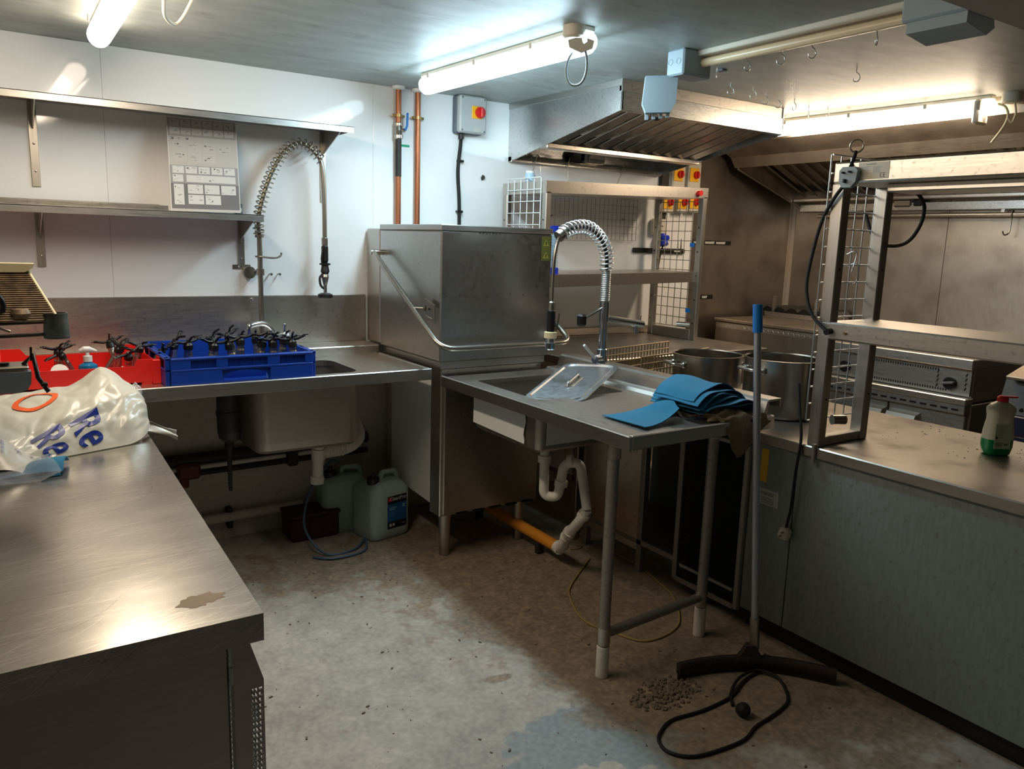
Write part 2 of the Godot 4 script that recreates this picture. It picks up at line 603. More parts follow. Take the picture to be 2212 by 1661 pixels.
	M.steel_gantry = steel(Color(0.82, 0.79, 0.75), 0.4, 2, M.t_spots, 1.6)
	M.steel_canopy = steel(Color(0.72, 0.68, 0.63), 0.5, 2, M.t_grease, 1.0)
	M.canopy_baffle = steel(Color(0.76, 0.72, 0.67), 0.46, 0, M.t_grease, 2.0)
	M.steel_grill = steel(Color(0.68, 0.67, 0.65), 0.5, 2, M.t_spots, 1.8)
	M.wire_rack = mat(Color(0.62, 0.54, 0.42), 0.45, 0.7)
	M.tube_clear = mat(Color(0.62, 0.72, 0.78), 0.2)
	M.green_liquid = mat(Color(0.1, 0.5, 0.3), 0.2)
	M.bottle_white = mat(Color(0.78, 0.78, 0.7), 0.3)
	M.tube_off = mat(Color(0.82, 0.74, 0.6), 0.3)
	M.spill = mat(Color(0.62, 0.52, 0.4), 0.6)
	M.bag_grey = mat(Color(0.74, 0.72, 0.68), 0.3)
	M.hose_steel = mat(Color(0.52, 0.49, 0.42), 0.4, 0.9)
	M.sticker_dull = mat(Color(0.5, 0.47, 0.18), 0.5)
	M.spring = mat(Color(0.86, 0.87, 0.87), 0.3, 0.9)
	M.fryer = dirt(mat(Color(0.16, 0.15, 0.145), 0.5), M.t_spots, Vector3.ONE * 2)
	M.steel_dw = steel(Color(0.72, 0.69, 0.65), 0.36, 1, M.t_spots, 1.5)
	M.residue = mat(Color(0.66, 0.58, 0.49), 0.6, 0.0, M.t_rough, Vector3.ONE * 6)
	M.steel_hatch = steel(Color(0.72, 0.71, 0.69), 0.36, 3)

# ---------- the room
func place_camera() -> void:
	var cam := Camera3D.new()
	cam.name = "camera"
	var yaw := deg_to_rad(33.93)
	var pitch := deg_to_rad(10.3)
	var roll := deg_to_rad(-1.79)
	var fwd := V(sin(yaw) * cos(pitch), -sin(pitch), -cos(yaw) * cos(pitch))
	var right := V(cos(yaw), 0, sin(yaw))
	var down := fwd.cross(right)
	var r2 := right * cos(roll) + down * sin(roll)
	var d2 := -right * sin(roll) + down * cos(roll)
	cam.transform = Transform3D(Basis(r2, -d2, -fwd), V(0, 1.45, 0))
	cam.fov = rad_to_deg(2.0 * atan(830.5 / 1705.0))
	cam.near = 0.03
	cam.far = 50.0
	cam.current = true
	add_child(cam)
	var we := WorldEnvironment.new()
	we.name = "environment"
	var e := Environment.new()
	e.background_mode = Environment.BG_COLOR
	e.background_color = Color(0, 0, 0)
	e.tonemap_mode = Environment.TONE_MAPPER_LINEAR
	e.tonemap_exposure = EXPOSURE
	e.sdfgi_enabled = true
	e.ssao_enabled = true
	e.ssil_enabled = true
	we.environment = e
	add_child(we)

const EXPOSURE := 1.0
const CH := 2.18   # ceiling height
const WZ := -3.75  # face of the back wall
const WX := 4.93   # face of the right wall

# a weatherproof fluorescent fitting on the ceiling, from a to b, lit
func lit_fitting(called: String, label: String, a: Vector3, b: Vector3, c: Color, glow: float, energy: float) -> void:
	var d := (b - a).normalized()
	var side := d.cross(Vector3.UP).normalized()
	var L := a.distance_to(b)
	var t := thing(called, label, "light", (a + b) * 0.5 + V(0, 0.048, 0), "fluorescent fittings on the ceiling")
	var g := G.new()
	g.box((a + b) * 0.5 + V(0, 0.038, 0), V(0.05, 0.02, L - 0.02), 0.004, Basis(side, Vector3.UP, -d))
	part(t, "base", g, M.offwhite)
	g = G.new()
	var rings := []
	for e in [[0.0, 0.55], [0.006, 0.8], [0.02, 0.97], [0.04, 1.0], [L - 0.04, 1.0], [L - 0.02, 0.97], [L - 0.006, 0.8], [L, 0.55]]:
		var r := []
		for j in 20:
			var w := TAU * j / 20
			var y := sin(w)
			r.append(a + d * e[0] + side * cos(w) * 0.04 * e[1] + V(0, (y * 0.044 if y < 0.0 else y * 0.034) * e[1], 0))
		rings.append(r)
	g.loft(rings, true, true, true)
	var gm := mat(Color(0.95, 0.95, 0.95), 0.3)
	gm.emission_enabled = true
	gm.emission = c
	gm.emission_energy_multiplier = glow
	part(t, "diffuser", g, gm, "glowing white diffuser")
	for k in [0.1, 0.42, 0.75]:
		for s in [-1.0, 1.0]:
			g = G.new()
			g.box(a + d * L * k + side * s * 0.046 + V(0, 0.022, 0), V(0.006, 0.022, 0.016), 0.002, Basis(side, Vector3.UP, -d))
			part(t, "clip", g, M.offwhite)
	for s in [-1.0, 1.0]:
		var l := AreaLight3D.new()
		l.name = "tube_glow"
		l.light_color = c
		l.light_energy = energy
		l.area_size = Vector2(L - 0.06, 0.05)
		l.area_range = 12.0
		l.area_attenuation = 2.0
		l.shadow_enabled = true
		var aim: Vector3 = (Vector3.DOWN + side * s * 0.9).normalized()
		var up := aim.cross(d).normalized()
		l.transform = Transform3D(Basis(d, -up, -aim) if d.cross(-up).dot(-aim) > 0 else Basis(d, up, -aim), Vector3.ZERO)
		l.position = ((a + b) * 0.5 + aim * 0.052) - t.position
		t.add_child(l, true)

func structure(called: String, g: G, m: Material, label := "") -> MeshInstance3D:
	return solo(called, g, m, label, "", Vector3.ZERO, "", "structure")

func floor_image() -> Image:
	var S := 1280
	var layers := []
	for e in [[0.004, 5, 101], [0.02, 5, 102], [0.09, 4, 103], [0.010, 6, 104], [0.03, 6, 105]]:
		var f := FastNoiseLite.new()
		f.noise_type = FastNoiseLite.TYPE_SIMPLEX_SMOOTH
		f.frequency = e[0]
		f.fractal_octaves = e[1]
		f.seed = e[2]
		layers.append(f.get_image(S, S, false, false, false).get_data())
	# brown dirt: x, z, radius x, radius z, amount (where it lies in the photograph)
	var blobs := [[1.50, -3.15, 0.45, 0.16, 1.0], [1.25, -3.35, 0.5, 0.22, 0.8], [1.75, -2.85, 0.4, 0.35, 0.8], [1.85, -2.35, 0.38, 0.5, 0.75], [2.1, -2.0, 0.4, 0.45, 0.9], [1.76, -1.68, 0.17, 0.12, 1.2], [2.1, -1.5, 0.35, 0.3, 0.9], [1.35, -2.03, 0.03, 0.012, 1.6], [1.3, -2.05, 0.03, 0.01, 1.0], [1.7, -2.05, 0.2, 0.2, 0.5], [2.3, -1.2, 0.25, 0.3, 0.8], [1.55, -1.35, 0.12, 0.1, 0.4], [2.2, -2.9, 0.3, 0.5, 0.9]]
	# old blue-grey paint patches
	var paint := [[1.42, -1.72, 0.13, 0.07, 1.2], [1.27, -1.66, 0.13, 0.08, 1.0], [1.35, -1.58, 0.2, 0.06, 1.0], [1.52, -1.56, 0.1, 0.09, 1.0], [1.48, -1.42, 0.14, 0.12, 0.8], [1.62, -1.46, 0.08, 0.1, 0.9]]
	var img := Image.create(S, S, false, Image.FORMAT_RGB8)
	var data := PackedByteArray()
	data.resize(S * S * 3)
	var base := V(0.66, 0.635, 0.595)
	for j in S:
		var z := -3.9 + 3.2 * j / S
		var db := []
		for b in blobs:
			var q: float = (z - b[1]) / (b[3] * 2.0)
			if absf(q) < 1.0: db.append([b[0], b[2] * 2.0, q * q, b[4]])
		var pb := []
		for b in paint:
			var q: float = (z - b[1]) / (b[3] * 1.6)
			if absf(q) < 1.0: pb.append([b[0], b[2] * 1.6, q * q, b[4]])
		for i in S:
			var x := -0.2 + 3.2 * i / S
			var at := j * S + i
			var n0: float = layers[0][at] / 255.0 - 0.5
			var n1: float = layers[1][at] / 255.0 - 0.5
			var n2: float = layers[2][at] / 255.0 - 0.5
			var n3: float = layers[3][at] / 255.0 - 0.5
			var n4: float = layers[4][at] / 255.0 - 0.5
			var c := base * (1.0 + n0 * 0.22 + n1 * 0.2 + n2 * 0.2)
			var w := 0.0
			for b in pb:
				var q: float = (x - b[0]) / b[1]
				var d: float = 1.0 - q * q - b[2]
				if d > 0.0: w += d * b[3]
			if w > 0.0:
				var k := smoothstep(0.36, 0.48, w * 0.62 + n3 * 0.7 + n4 * 1.0 + n2 * 0.35)
				c = c.lerp(V(0.53, 0.56, 0.56) * (1.0 + n2 * 0.25), k)
			w = 0.0
			for b in db:
				var q: float = (x - b[0]) / b[1]
				var d: float = 1.0 - q * q - b[2]
				if d > 0.0: w += d * b[3]
			var k2 := smoothstep(0.16, 0.66, w * 0.45 + n3 * 0.75 + n4 * 0.7 + n1 * 0.3)
			c = c.lerp(V(0.49, 0.42, 0.345) * (1.0 + n2 * 0.5 + n4 * 0.5), k2 * 0.8)
			var k3 := smoothstep(0.27, 0.34, n4 * 0.6 + n2 * 0.55 + n0 * 0.2)
			c = c.lerp(V(0.22, 0.18, 0.14), k3 * 0.7)
			data[at * 3] = int(clampf(c.x, 0, 1) * 255)
			data[at * 3 + 1] = int(clampf(c.y, 0, 1) * 255)
			data[at * 3 + 2] = int(clampf(c.z, 0, 1) * 255)
	img.set_data(S, S, false, Image.FORMAT_RGB8, data)
	return img

func build_room() -> void:
	var fm := mat(Color(1, 1, 1), 0.62)
	fm.albedo_texture = ImageTexture.create_from_image(floor_image())
	fm.uv1_scale = V(1.0 / 3.2, 1.0 / 3.2, 1.0 / 3.2)
	# the picture's corner lies at x = -0.2, z = -3.9
	fm.uv1_offset = V(0.2 / 3.2, 0, 3.9 / 3.2)
	fm.heightmap_enabled = true
	fm.heightmap_texture = noise(0.03, [[0.0, gr(0)], [1.0, gr(1)]], 512, 81, 5)
	fm.heightmap_scale = 0.25
	structure("floor", G.new().bb(V(-2.0, -0.1, -3.95), V(5.15, 0, 4.7)), fm, "worn grey concrete floor with brown dirt")
	structure("ceiling", G.new().bb(V(-2.0, CH, -3.95), V(5.15, CH + 0.1, 4.7)), M.ceiling, "low off-white painted ceiling")
	var wb := structure("wall_back", G.new().bb(V(-2.0, 0, WZ - 0.15), V(5.15, CH, WZ - 0.012)), M.wall_low, "white clad back wall")
	# glossy cladding sheets, each its own panel with a joint between
	var xs := [-1.92, -0.73, 0.464, 1.654, 2.671, 3.915]
	for i in 5:
		part(wb, "cladding_panel", G.new().bb(V(xs[i] + 0.0003, 0.9, WZ - 0.012), V(xs[i + 1] - 0.0003, CH, WZ), 0.0012), M.pvc, "glossy white plastic cladding sheet")
	part(wb, "steel_panel", G.new().bb(V(3.917, 0, WZ - 0.012), V(WX, CH, WZ), 0.001), M.steel_wall, "greasy stainless wall sheet")
	part(wb, "lower_wall", G.new().bb(V(-1.92, 0, WZ - 0.012), V(3.915, 0.898, WZ - 0.001)), M.wall_low)
	var wr := structure("wall_right", G.new().bb(V(WX + 0.012, 0, -3.95), V(WX + 0.15, CH, 4.7)), M.plaster, "right wall clad in stainless sheets")
	var zs := [-3.75, -2.62, -1.62, -0.6, 0.6, 3.05]
	for i in 5:
		part(wr, "steel_panel", G.new().bb(V(WX, 0, zs[i] + 0.001), V(WX + 0.012, CH, zs[i + 1] - 0.001), 0.001), M.steel_wall, "greasy stainless wall sheet")
	structure("trim_1", G.new().bb(V(WX - 0.03, 0.0, WZ), V(WX, 1.95, WZ + 0.004)).bb(V(WX - 0.004, 0.0, WZ), V(WX, 1.95, WZ + 0.03)), M.trim_white, "corner trim between the steel wall sheets")
	structure("wall_left", G.new().bb(V(-2.1, 0, -3.95), V(-1.95, CH, 4.7)), M.plaster)
	structure("wall_front", G.new().bb(V(-2.0, 0, 3.05), V(5.15, CH, 3.2)), M.plaster)
	structure("trim_2", G.new().bb(V(-1.95, 1.99, -1.02), V(WX, CH, -0.66), 0.004), M.beam, "dark beam under the ceiling")
	structure("trim_3", G.new().bb(V(2.5, CH - 0.012, -1.12), V(WX, CH, -1.022), 0.003), M.plaster, "pale board along the dark ceiling beam")

# ---------- the dish counter along the back wall
# a steel plate with a rounded rectangular hole: outer corners a, b; hole centre c, size w x d, corner r
func holed(g: G, a: Vector3, b: Vector3, c: Vector2, w: float, d: float, r: float, th: float) -> void:
	var inner := rrect(V(c.x, b.y, c.y), w, d, r, 6)
	var ow := minf(c.x - a.x, b.x - c.x)
	var od := minf(c.y - a.z, b.z - c.y)
	var outer := []
	for p in inner:
		var q: Vector3 = p - V(c.x, b.y, c.y)
		var k := minf(ow / maxf(absf(q.x), 1e-5), od / maxf(absf(q.z), 1e-5))
		outer.append(V(c.x, b.y, c.y) + q * k)
	# corners of the outer square are met exactly
	for s in [[1, 1], [-1, 1], [-1, -1], [1, -1]]:
		var want := V(c.x + s[0] * ow, b.y, c.y + s[1] * od)
		var best := 0
		for i in outer.size():
			if outer[i].distance_to(want) < outer[best].distance_to(want): best = i
		outer[best] = want
	var il := []
	var ol := []
	for p in inner: il.append(p - V(0, th, 0))
	for p in outer: ol.append(p - V(0, th, 0))
	for i in inner.size():
		var j := (i + 1) % inner.size()
		g.quad(inner[i], inner[j], outer[j], outer[i], Vector3.UP)
		g.quad(il[i], il[j], ol[j], ol[i], Vector3.DOWN)
		g.quad(inner[i], inner[j], il[j], il[i], V(c.x, inner[i].y, c.y) - inner[i])
	var y0 := b.y - th
	if c.x - ow > a.x + 1e-4: g.bb(V(a.x, y0, c.y - od), V(c.x - ow, b.y, c.y + od))
	if c.x + ow < b.x - 1e-4: g.bb(V(c.x + ow, y0, c.y - od), V(b.x, b.y, c.y + od))
	if c.y - od > a.z + 1e-4: g.bb(V(a.x, y0, a.z), V(b.x, b.y, c.y - od))
	if c.y + od < b.z - 1e-4: g.bb(V(a.x, y0, c.y + od), V(b.x, b.y, b.z))

func bowl(c: Vector2, w: float, d: float, r: float, y1: float, y0: float) -> G:
	var rings := []
	var t := 0.003
	for e in [[-0.02, y0 - t, r * 0.6], [0.0, y0 + 0.012, r], [0.002, y0 + 0.04, r], [0.008, y1 - 0.002, r], [0.008, y1, r], [0.004, y1, r], [0.0, y0 + 0.045, r], [-0.004, y0 + 0.014, r], [-0.03, y0, r * 0.6]]:
		rings.append(rrect(V(c.x, e[1], c.y), w + e[0] * 2, d + e[0] * 2, e[2], 6))
	return G.new().loft(rings, true, true)

func build_dish_counter() -> void:
	var t := thing("dish_counter", "long stainless wash-up counter with sunken sink along the white wall", "counter", V(0.3, 0, -3.36))
	var g := G.new()
	holed(g, V(-1.6, 0.868, -3.57), V(1.585, 0.893, -2.99), Vector2(1.07, -3.235), 0.44, 0.36, 0.06, 0.025)
	part(t, "worktop", g, M.steel_dirty)
	part(t, "front_lip", G.new().bb(V(-1.6, 0.85, -2.995), V(1.585, 0.9, -2.975), 0.003).bb(V(1.57, 0.85, -3.5), V(1.585, 0.9, -2.995), 0.003), M.steel)
	part(t, "ledge", G.new().bb(V(-1.6, 0.868, -3.748), V(1.6, 0.93, -3.555), 0.004), M.steel_dirty)
	part(t, "splashback", G.new().bb(V(-1.6, 0.93, -3.748), V(1.605, 1.163, -3.735), 0.003), M.steel_dirty, "scratched steel splashback")
	var s := part(t, "sink_bowl", bowl(Vector2(1.07, -3.235), 0.445, 0.365, 0.06, 0.875, 0.585), M.steel_v)
	part(s, "drain", G.new().lathe([Vector2(0.0, 0.586), Vector2(0.035, 0.588), Vector2(0.042, 0.5855)], 16, Transform3D(Basis(), V(1.15, 0.0, -3.235))), M.chrome)
	for x in [-1.4, 0.0]:
		part(t, "leg", G.new().cyl(V(x, 0, -3.06), V(x, 0.868, -3.06), 0.02, 12), M.steel_v)
	# white waste pipe under the sink
	t = thing("sink_waste_pipe", "white plastic waste pipe with elbow under the wash-up sink", "pipe", V(1.18, 0, -3.3))
	part(t, "downpipe", G.new().cyl(V(1.185, 0.36, -3.3), V(1.185, 0.582, -3.27), 0.024, 14), M.white_pipe)
	part(t, "elbow", G.new().tube(fillet([V(1.2, 0.5, -3.31), V(1.36, 0.49, -3.36), V(1.43, 0.52, -3.4), V(1.43, 0.59, -3.5)], 0.06), 0.034, 12), M.white_pipe)
	for k in 9:
		part(t, "corrugation", G.new().tube([V(1.22 + k * 0.012, 0.4995 - k * 0.0008, -3.316 - k * 0.0035), V(1.226 + k * 0.012, 0.499 - k * 0.0008, -3.318 - k * 0.0035)], 0.037, 14), M.white_pipe)
	part(t, "collar", G.new().cyl(V(1.185, 0.47, -3.285), V(1.185, 0.52, -3.279), 0.03, 14), M.white_pipe)
	part(t, "collar", G.new().cyl(V(1.185, 0.355, -3.3), V(1.185, 0.39, -3.3), 0.03, 14), M.white_pipe)
	# small grey drum
	t = thing("drain_pot", "dark grey cylindrical pot with thin black pipe hanging under the counter", "drain pot", V(0.82, 0, -3.3))
	part(t, "body", G.new().lathe([Vector2(0.052, 0.868), Vector2(0.052, 0.64), Vector2(0.047, 0.61), Vector2(0.03, 0.595), Vector2(0.0, 0.592)], 20, Transform3D(Basis(), V(0.815, 0, -3.3))), M.drum)
	part(t, "band", G.new().lathe([Vector2(0.053, 0.725), Vector2(0.056, 0.722), Vector2(0.056, 0.706), Vector2(0.053, 0.703)], 20, Transform3D(Basis(), V(0.815, 0, -3.3))), M.drum)
	part(t, "spout", G.new().lathe([Vector2(0.02, 0.6), Vector2(0.018, 0.56), Vector2(0.011, 0.52), Vector2(0.008, 0.37)], 12, Transform3D(Basis(), V(0.815, 0, -3.33))), M.pipe_dark)
	# pipes low on the wall
	t = thing("wall_pipework", "dirty dark pipes running along the wall below the wash-up counter", "pipes", V(0.7, 0.3, -3.7))
	part(t, "pipe", G.new().cyl(V(-1.2, 0.4, -3.71), V(1.6, 0.43, -3.71), 0.028, 12), M.pipe_dark)
	part(t, "pipe", G.new().cyl(V(-1.2, 0.33, -3.71), V(1.6, 0.362, -3.71), 0.014, 12), M.pipe_dark)
	part(t, "pipe", G.new().cyl(V(-1.2, 0.352, -3.715), V(1.35, 0.386, -3.715), 0.012, 12), M.white_pipe)
	part(t, "valve", G.new().box(V(0.72, 0.372, -3.69), V(0.1, 0.075, 0.05), 0.012).cyl(V(0.7, 0.3, -3.69), V(0.7, 0.34, -3.69), 0.02, 10), M.pipe_red, "dull red valve")
	part(t, "bracket", G.new().box(V(1.2, 0.375, -3.7), V(0.05, 0.08, 0.06), 0.008), M.pipe_dark)
	t = thing("skirting_pipe", "pale painted pipe low on the wall above the floor", "pipe", V(0.4, 0.06, -3.71))
	part(t, "pipe", G.new().cyl(V(-1.2, 0.085, -3.705), V(1.25, 0.125, -3.705), 0.023, 12), M.wall_low)
	for x in [0.9, 0.1]:
		part(t, "clip", G.new().bb(V(x - 0.012, 0.06, -3.75), V(x + 0.012, 0.16, -3.7), 0.003), M.pipe_dark)
	# dull red box on the floor
	t = thing("red_box", "low dull red crate on the floor beside the plastic cans", "crate", V(1.25, 0, -3.6))
	part(t, "body", G.new().box(V(1.255, 0.06, -3.6), V(0.24, 0.12, 0.16), 0.012), M.maroon)
	part(t, "rim", G.new().box(V(1.255, 0.125, -3.6), V(0.25, 0.018, 0.17), 0.005), M.maroon)
	for k in 4:
		part(t, "rib", G.new().box(V(1.165 + k * 0.06, 0.06, -3.517), V(0.01, 0.1, 0.008), 0.002), M.maroon)
	can("chemical_can", "translucent green-grey plastic can with a blue label under the counter", V(1.562, 0, -3.45), deg_to_rad(12), true)
	can("chemical_can", "plain pale plastic can with a hose, behind the blue-labelled can", V(1.43, 0, -3.63), deg_to_rad(-8), false)
	# dosing hose loop
	var hp := curve([V(1.40, 0.345, -3.6), V(1.33, 0.38, -3.52), V(1.2, 0.3, -3.42), V(1.15, 0.13, -3.38), V(1.22, 0.012, -3.3), V(1.36, 0.008, -3.3), V(1.44, 0.02, -3.37), V(1.39, 0.008, -3.26), V(1.24, 0.008, -3.24), V(1.16, 0.008, -3.3)], 8)
	solo("dosing_hose", G.new().tube(hp, 0.0055, 8), M.hose_blue, "thin blue plastic hose looping onto the floor from the can", "hose", V(1.3, 0, -3.35))

func can(called: String, label: String, at: Vector3, turn: float, labelled: bool) -> void:
	var t := thing(called, label, "canister", at)
	t.rotation.y = turn
	t.set_meta("org", Vector3.ZERO)
	var rings := []
	for e in [[0.0, 0.205, 0.165, 0.03], [0.012, 0.225, 0.185, 0.035], [0.05, 0.228, 0.188, 0.035], [0.215, 0.228, 0.188, 0.035], [0.245, 0.222, 0.182, 0.04], [0.268, 0.19, 0.155, 0.045], [0.282, 0.14, 0.11, 0.04]]:
		rings.append(rrect(V(0, e[0], 0), e[1], e[2], e[3], 5))
	part(t, "body", G.new().loft(rings, true, true, true), M.jerry)
	part(t, "handle", G.new().tube(fillet([V(-0.005, 0.27, 0), V(0.0, 0.312, 0), V(0.085, 0.308, 0), V(0.095, 0.262, 0)], 0.02), 0.013, 10), M.jerry)
	part(t, "cap", G.new().lathe([Vector2(0.03, 0.272), Vector2(0.031, 0.3), Vector2(0.026, 0.306), Vector2(0.012, 0.308), Vector2(0.011, 0.325), Vector2(0.0, 0.327)], 16, Transform3D(Basis(), V(-0.062, 0, 0.02))), M.black)
	if labelled:
		var im := Image.create(140, 200, false, Image.FORMAT_RGB8)
		im.fill(Color(0.1, 0.35, 0.55))
		im.fill_rect(Rect2i(0, 0, 140, 48), Color(0.05, 0.05, 0.06))
		im.fill_rect(Rect2i(0, 158, 140, 42), Color(0.06, 0.08, 0.12))
		im.fill_rect(Rect2i(14, 70, 52, 5), Color(0.55, 0.72, 0.8))
		im.fill_rect(Rect2i(14, 80, 40, 5), Color(0.55, 0.72, 0.8))
		im.fill_rect(Rect2i(108, 62, 20, 6), Color(0.7, 0.8, 0.85))
		im.fill_rect(Rect2i(110, 74, 18, 6), Color(0.7, 0.8, 0.85))
		for k in 4: im.fill_rect(Rect2i(14, 98 + k * 7, 60 - k * 8, 3), Color(0.3, 0.52, 0.68))
		im.fill_rect(Rect2i(14, 168, 16, 18), Color(0.8, 0.8, 0.78))
		im.fill_rect(Rect2i(36, 168, 16, 18), Color(0.8, 0.8, 0.78))
		im.fill_rect(Rect2i(104, 178, 26, 4), Color(0.6, 0.62, 0.65))
		var l := card(t, "label", V(-0.03, 0.215, 0.0938), V(0.115, 0, 0), V(0, -0.165, 0), 0.0006, printed(im))
		var lg := G.new().lathe([Vector2(0.0, 0), Vector2(0.011, 0), Vector2(0.011, 0.0006), Vector2(0, 0.0006)], 16, xf(V(-0.016, 0.199, 0.0944), Vector3.RIGHT, Vector3.BACK, Vector3.DOWN))
		part(l, "logo", lg, M.red)
		words(l, "lettering", "CleanPro+", 0.017, M.ink_white, xf(V(0.039, 0.199, 0.0948), Vector3.RIGHT, Vector3.UP, Vector3.BACK))

# ---------- crates and what lies in them
func crate(called: String, label: String, a: Vector3, b: Vector3, m: Material, scoops: bool) -> void:
	var t := thing(called, label, "crate", V((a.x + b.x) / 2, a.y, (a.z + b.z) / 2))
	var w := 0.006
	var h := b.y - a.y
	part(t, "base", G.new().bb(a, V(b.x, a.y + 0.008, b.z)), m)
	for s in 4:
		var alongx := s < 2
		var L := (b.x - a.x) if alongx else (b.z - a.z)
		var o: Vector3
		var ax: Vector3
		var nn: Vector3
		if s == 0: o = V(a.x, a.y, b.z); ax = Vector3.RIGHT; nn = Vector3.FORWARD
		elif s == 1: o = V(a.x, a.y, a.z + w); ax = Vector3.RIGHT; nn = Vector3.FORWARD
		elif s == 2: o = V(a.x + w, a.y, a.z); ax = Vector3.BACK; nn = Vector3.LEFT
		else: o = V(b.x, a.y, a.z); ax = Vector3.BACK; nn = Vector3.LEFT
		var poly := []
		if scoops:
			poly = [Vector2(0, 0), Vector2(L * 0.34, 0)]
			for k in 9:
				var u := k / 8.0
				poly.append(Vector2(L * lerpf(0.36, 0.66, u), h * (0.12 + 0.33 * pow(sin(PI * clampf(u * 0.86 + 0.07, 0, 1)), 0.35))))
			poly.append_array([Vector2(L * 0.68, 0), Vector2(L, 0), Vector2(L, h), Vector2(0, h)])
		else:
			poly = [Vector2(0, 0), Vector2(L, 0), Vector2(L, h), Vector2(L * 0.86, h), Vector2(L * 0.82, h * 0.72), Vector2(L * 0.18, h * 0.72), Vector2(L * 0.14, h), Vector2(0, h)]
			if s == 0: poly = [Vector2(0, 0), Vector2(L * 0.86, 0), Vector2(L * 0.87, h * 0.1), Vector2(L * 0.93, h * 0.1), Vector2(L * 0.94, 0), Vector2(L, 0), Vector2(L, h * 0.95), Vector2(L * 0.84, h * 0.95), Vector2(L * 0.82, h * 0.7), Vector2(L * 0.1, h * 0.7), Vector2(L * 0.08, h), Vector2(0, h)]
		var side := part(t, "side", G.new().prism(poly, w, xf(o, ax, Vector3.UP, nn)), m)
		var out := nn * (-1.0 if s in [0, 3] else 1.0) * (1.0 if s != 3 else -1.0)
		out = [Vector3.BACK, Vector3.FORWARD, Vector3.LEFT, Vector3.RIGHT][s]
		var face := o + (Vector3.ZERO if s in [0, 3] else nn * w)
		if scoops:
			# outer frame strips leave three recessed windows in each side
			var strips := [[0.0, 0.13], [0.30, 0.38], [0.66, 0.75], [0.94, 1.0]]
			for e in strips:
				part(side, "upright", G.new().bb(face + ax * L * e[0] + V(0, h * 0.5, 0), face + ax * L * e[1] + V(0, h, 0) + out * 0.016, 0.002), m)
			part(side, "rim", G.new().bb(face + V(0, h - 0.01, 0), face + ax * L + V(0, h, 0) + out * 0.018, 0.003), m)
			part(side, "band", G.new().bb(face + ax * 0.0 + V(0, h * 0.52, 0), face + ax * L + V(0, h * 0.6, 0) + out * 0.017, 0.002), m)
			for e in [[0.0, 0.34], [0.68, 1.0]]:
				part(side, "skirt", G.new().bb(face + ax * L * e[0], face + ax * L * e[1] + V(0, h * 0.53, 0) + out * 0.016, 0.003), m)
			part(side, "inner_wall", G.new().bb(face + ax * L * 0.33 - out * 0.06, face + ax * L * 0.69 - out * 0.066 + V(0, h * 0.55, 0)), m)
			for e in [[0.13, 0.30], [0.38, 0.66], [0.75, 0.94]]:
				for k in 2:
					var u: float = lerpf(e[0], e[1], (k + 1) / 3.0)
					part(side, "rib", G.new().bb(face + ax * (L * u - 0.0015) + V(0, h * 0.58, 0), face + ax * (L * u + 0.0015) + V(0, h * 0.92, 0) + out * 0.005), m)
		else:
			part(side, "corner_post", G.new().bb(face + V(0, 0, 0), face + ax * 0.03 + V(0, h * 0.97, 0) + out * 0.008, 0.003), m)
			part(side, "corner_post", G.new().bb(face + ax * (L - 0.03), face + ax * L + V(0, h * 0.93, 0) + out * 0.008, 0.003), m)

# a bar pourer: silver body, black head with two lever wings
func pourer_proto() -> Array:
	var meshes := []
	var g := G.new().lathe([Vector2(0.012, 0.0), Vector2(0.014, 0.004), Vector2(0.0135, 0.06), Vector2(0.012, 0.066), Vector2(0.012, 0.082)], 12)
	var m := g.mesh(); m.surface_set_material(0, M.nickel); meshes.append(["silver_body", m])
	g = G.new().lathe([Vector2(0.012, 0.076), Vector2(0.015, 0.079), Vector2(0.014, 0.094), Vector2(0.008, 0.1), Vector2(0.006, 0.108)], 12)
	m = g.mesh(); m.surface_set_material(0, M.black); meshes.append(["black_head", m])
	g = G.new()
	g.tube([V(-0.05, 0.112, 0.004), V(-0.02, 0.102, 0.0), V(0.02, 0.102, 0.0), V(0.045, 0.11, -0.004)], 0.005, 6)
	g.box(V(-0.048, 0.112, 0.004), V(0.02, 0.003, 0.012), 0.001).box(V(0.047, 0.111, -0.004), V(0.02, 0.003, 0.012), 0.001)
	m = g.mesh(); m.surface_set_material(0, M.black); meshes.append(["lever", m])
	g = G.new().tube([V(0, 0.1, 0), V(0.004, 0.12, 0.012), V(0.006, 0.128, 0.03)], 0.0035, 6)
	m = g.mesh(); m.surface_set_material(0, M.black); meshes.append(["spout", m])
	g = G.new().lathe([Vector2(0.016, 0.0), Vector2(0.019, -0.004), Vector2(0.019, -0.008), Vector2(0.0, -0.009)], 14)
	m = g.mesh(); m.surface_set_material(0, M.white); meshes.append(["base_disc", m])
	return meshes

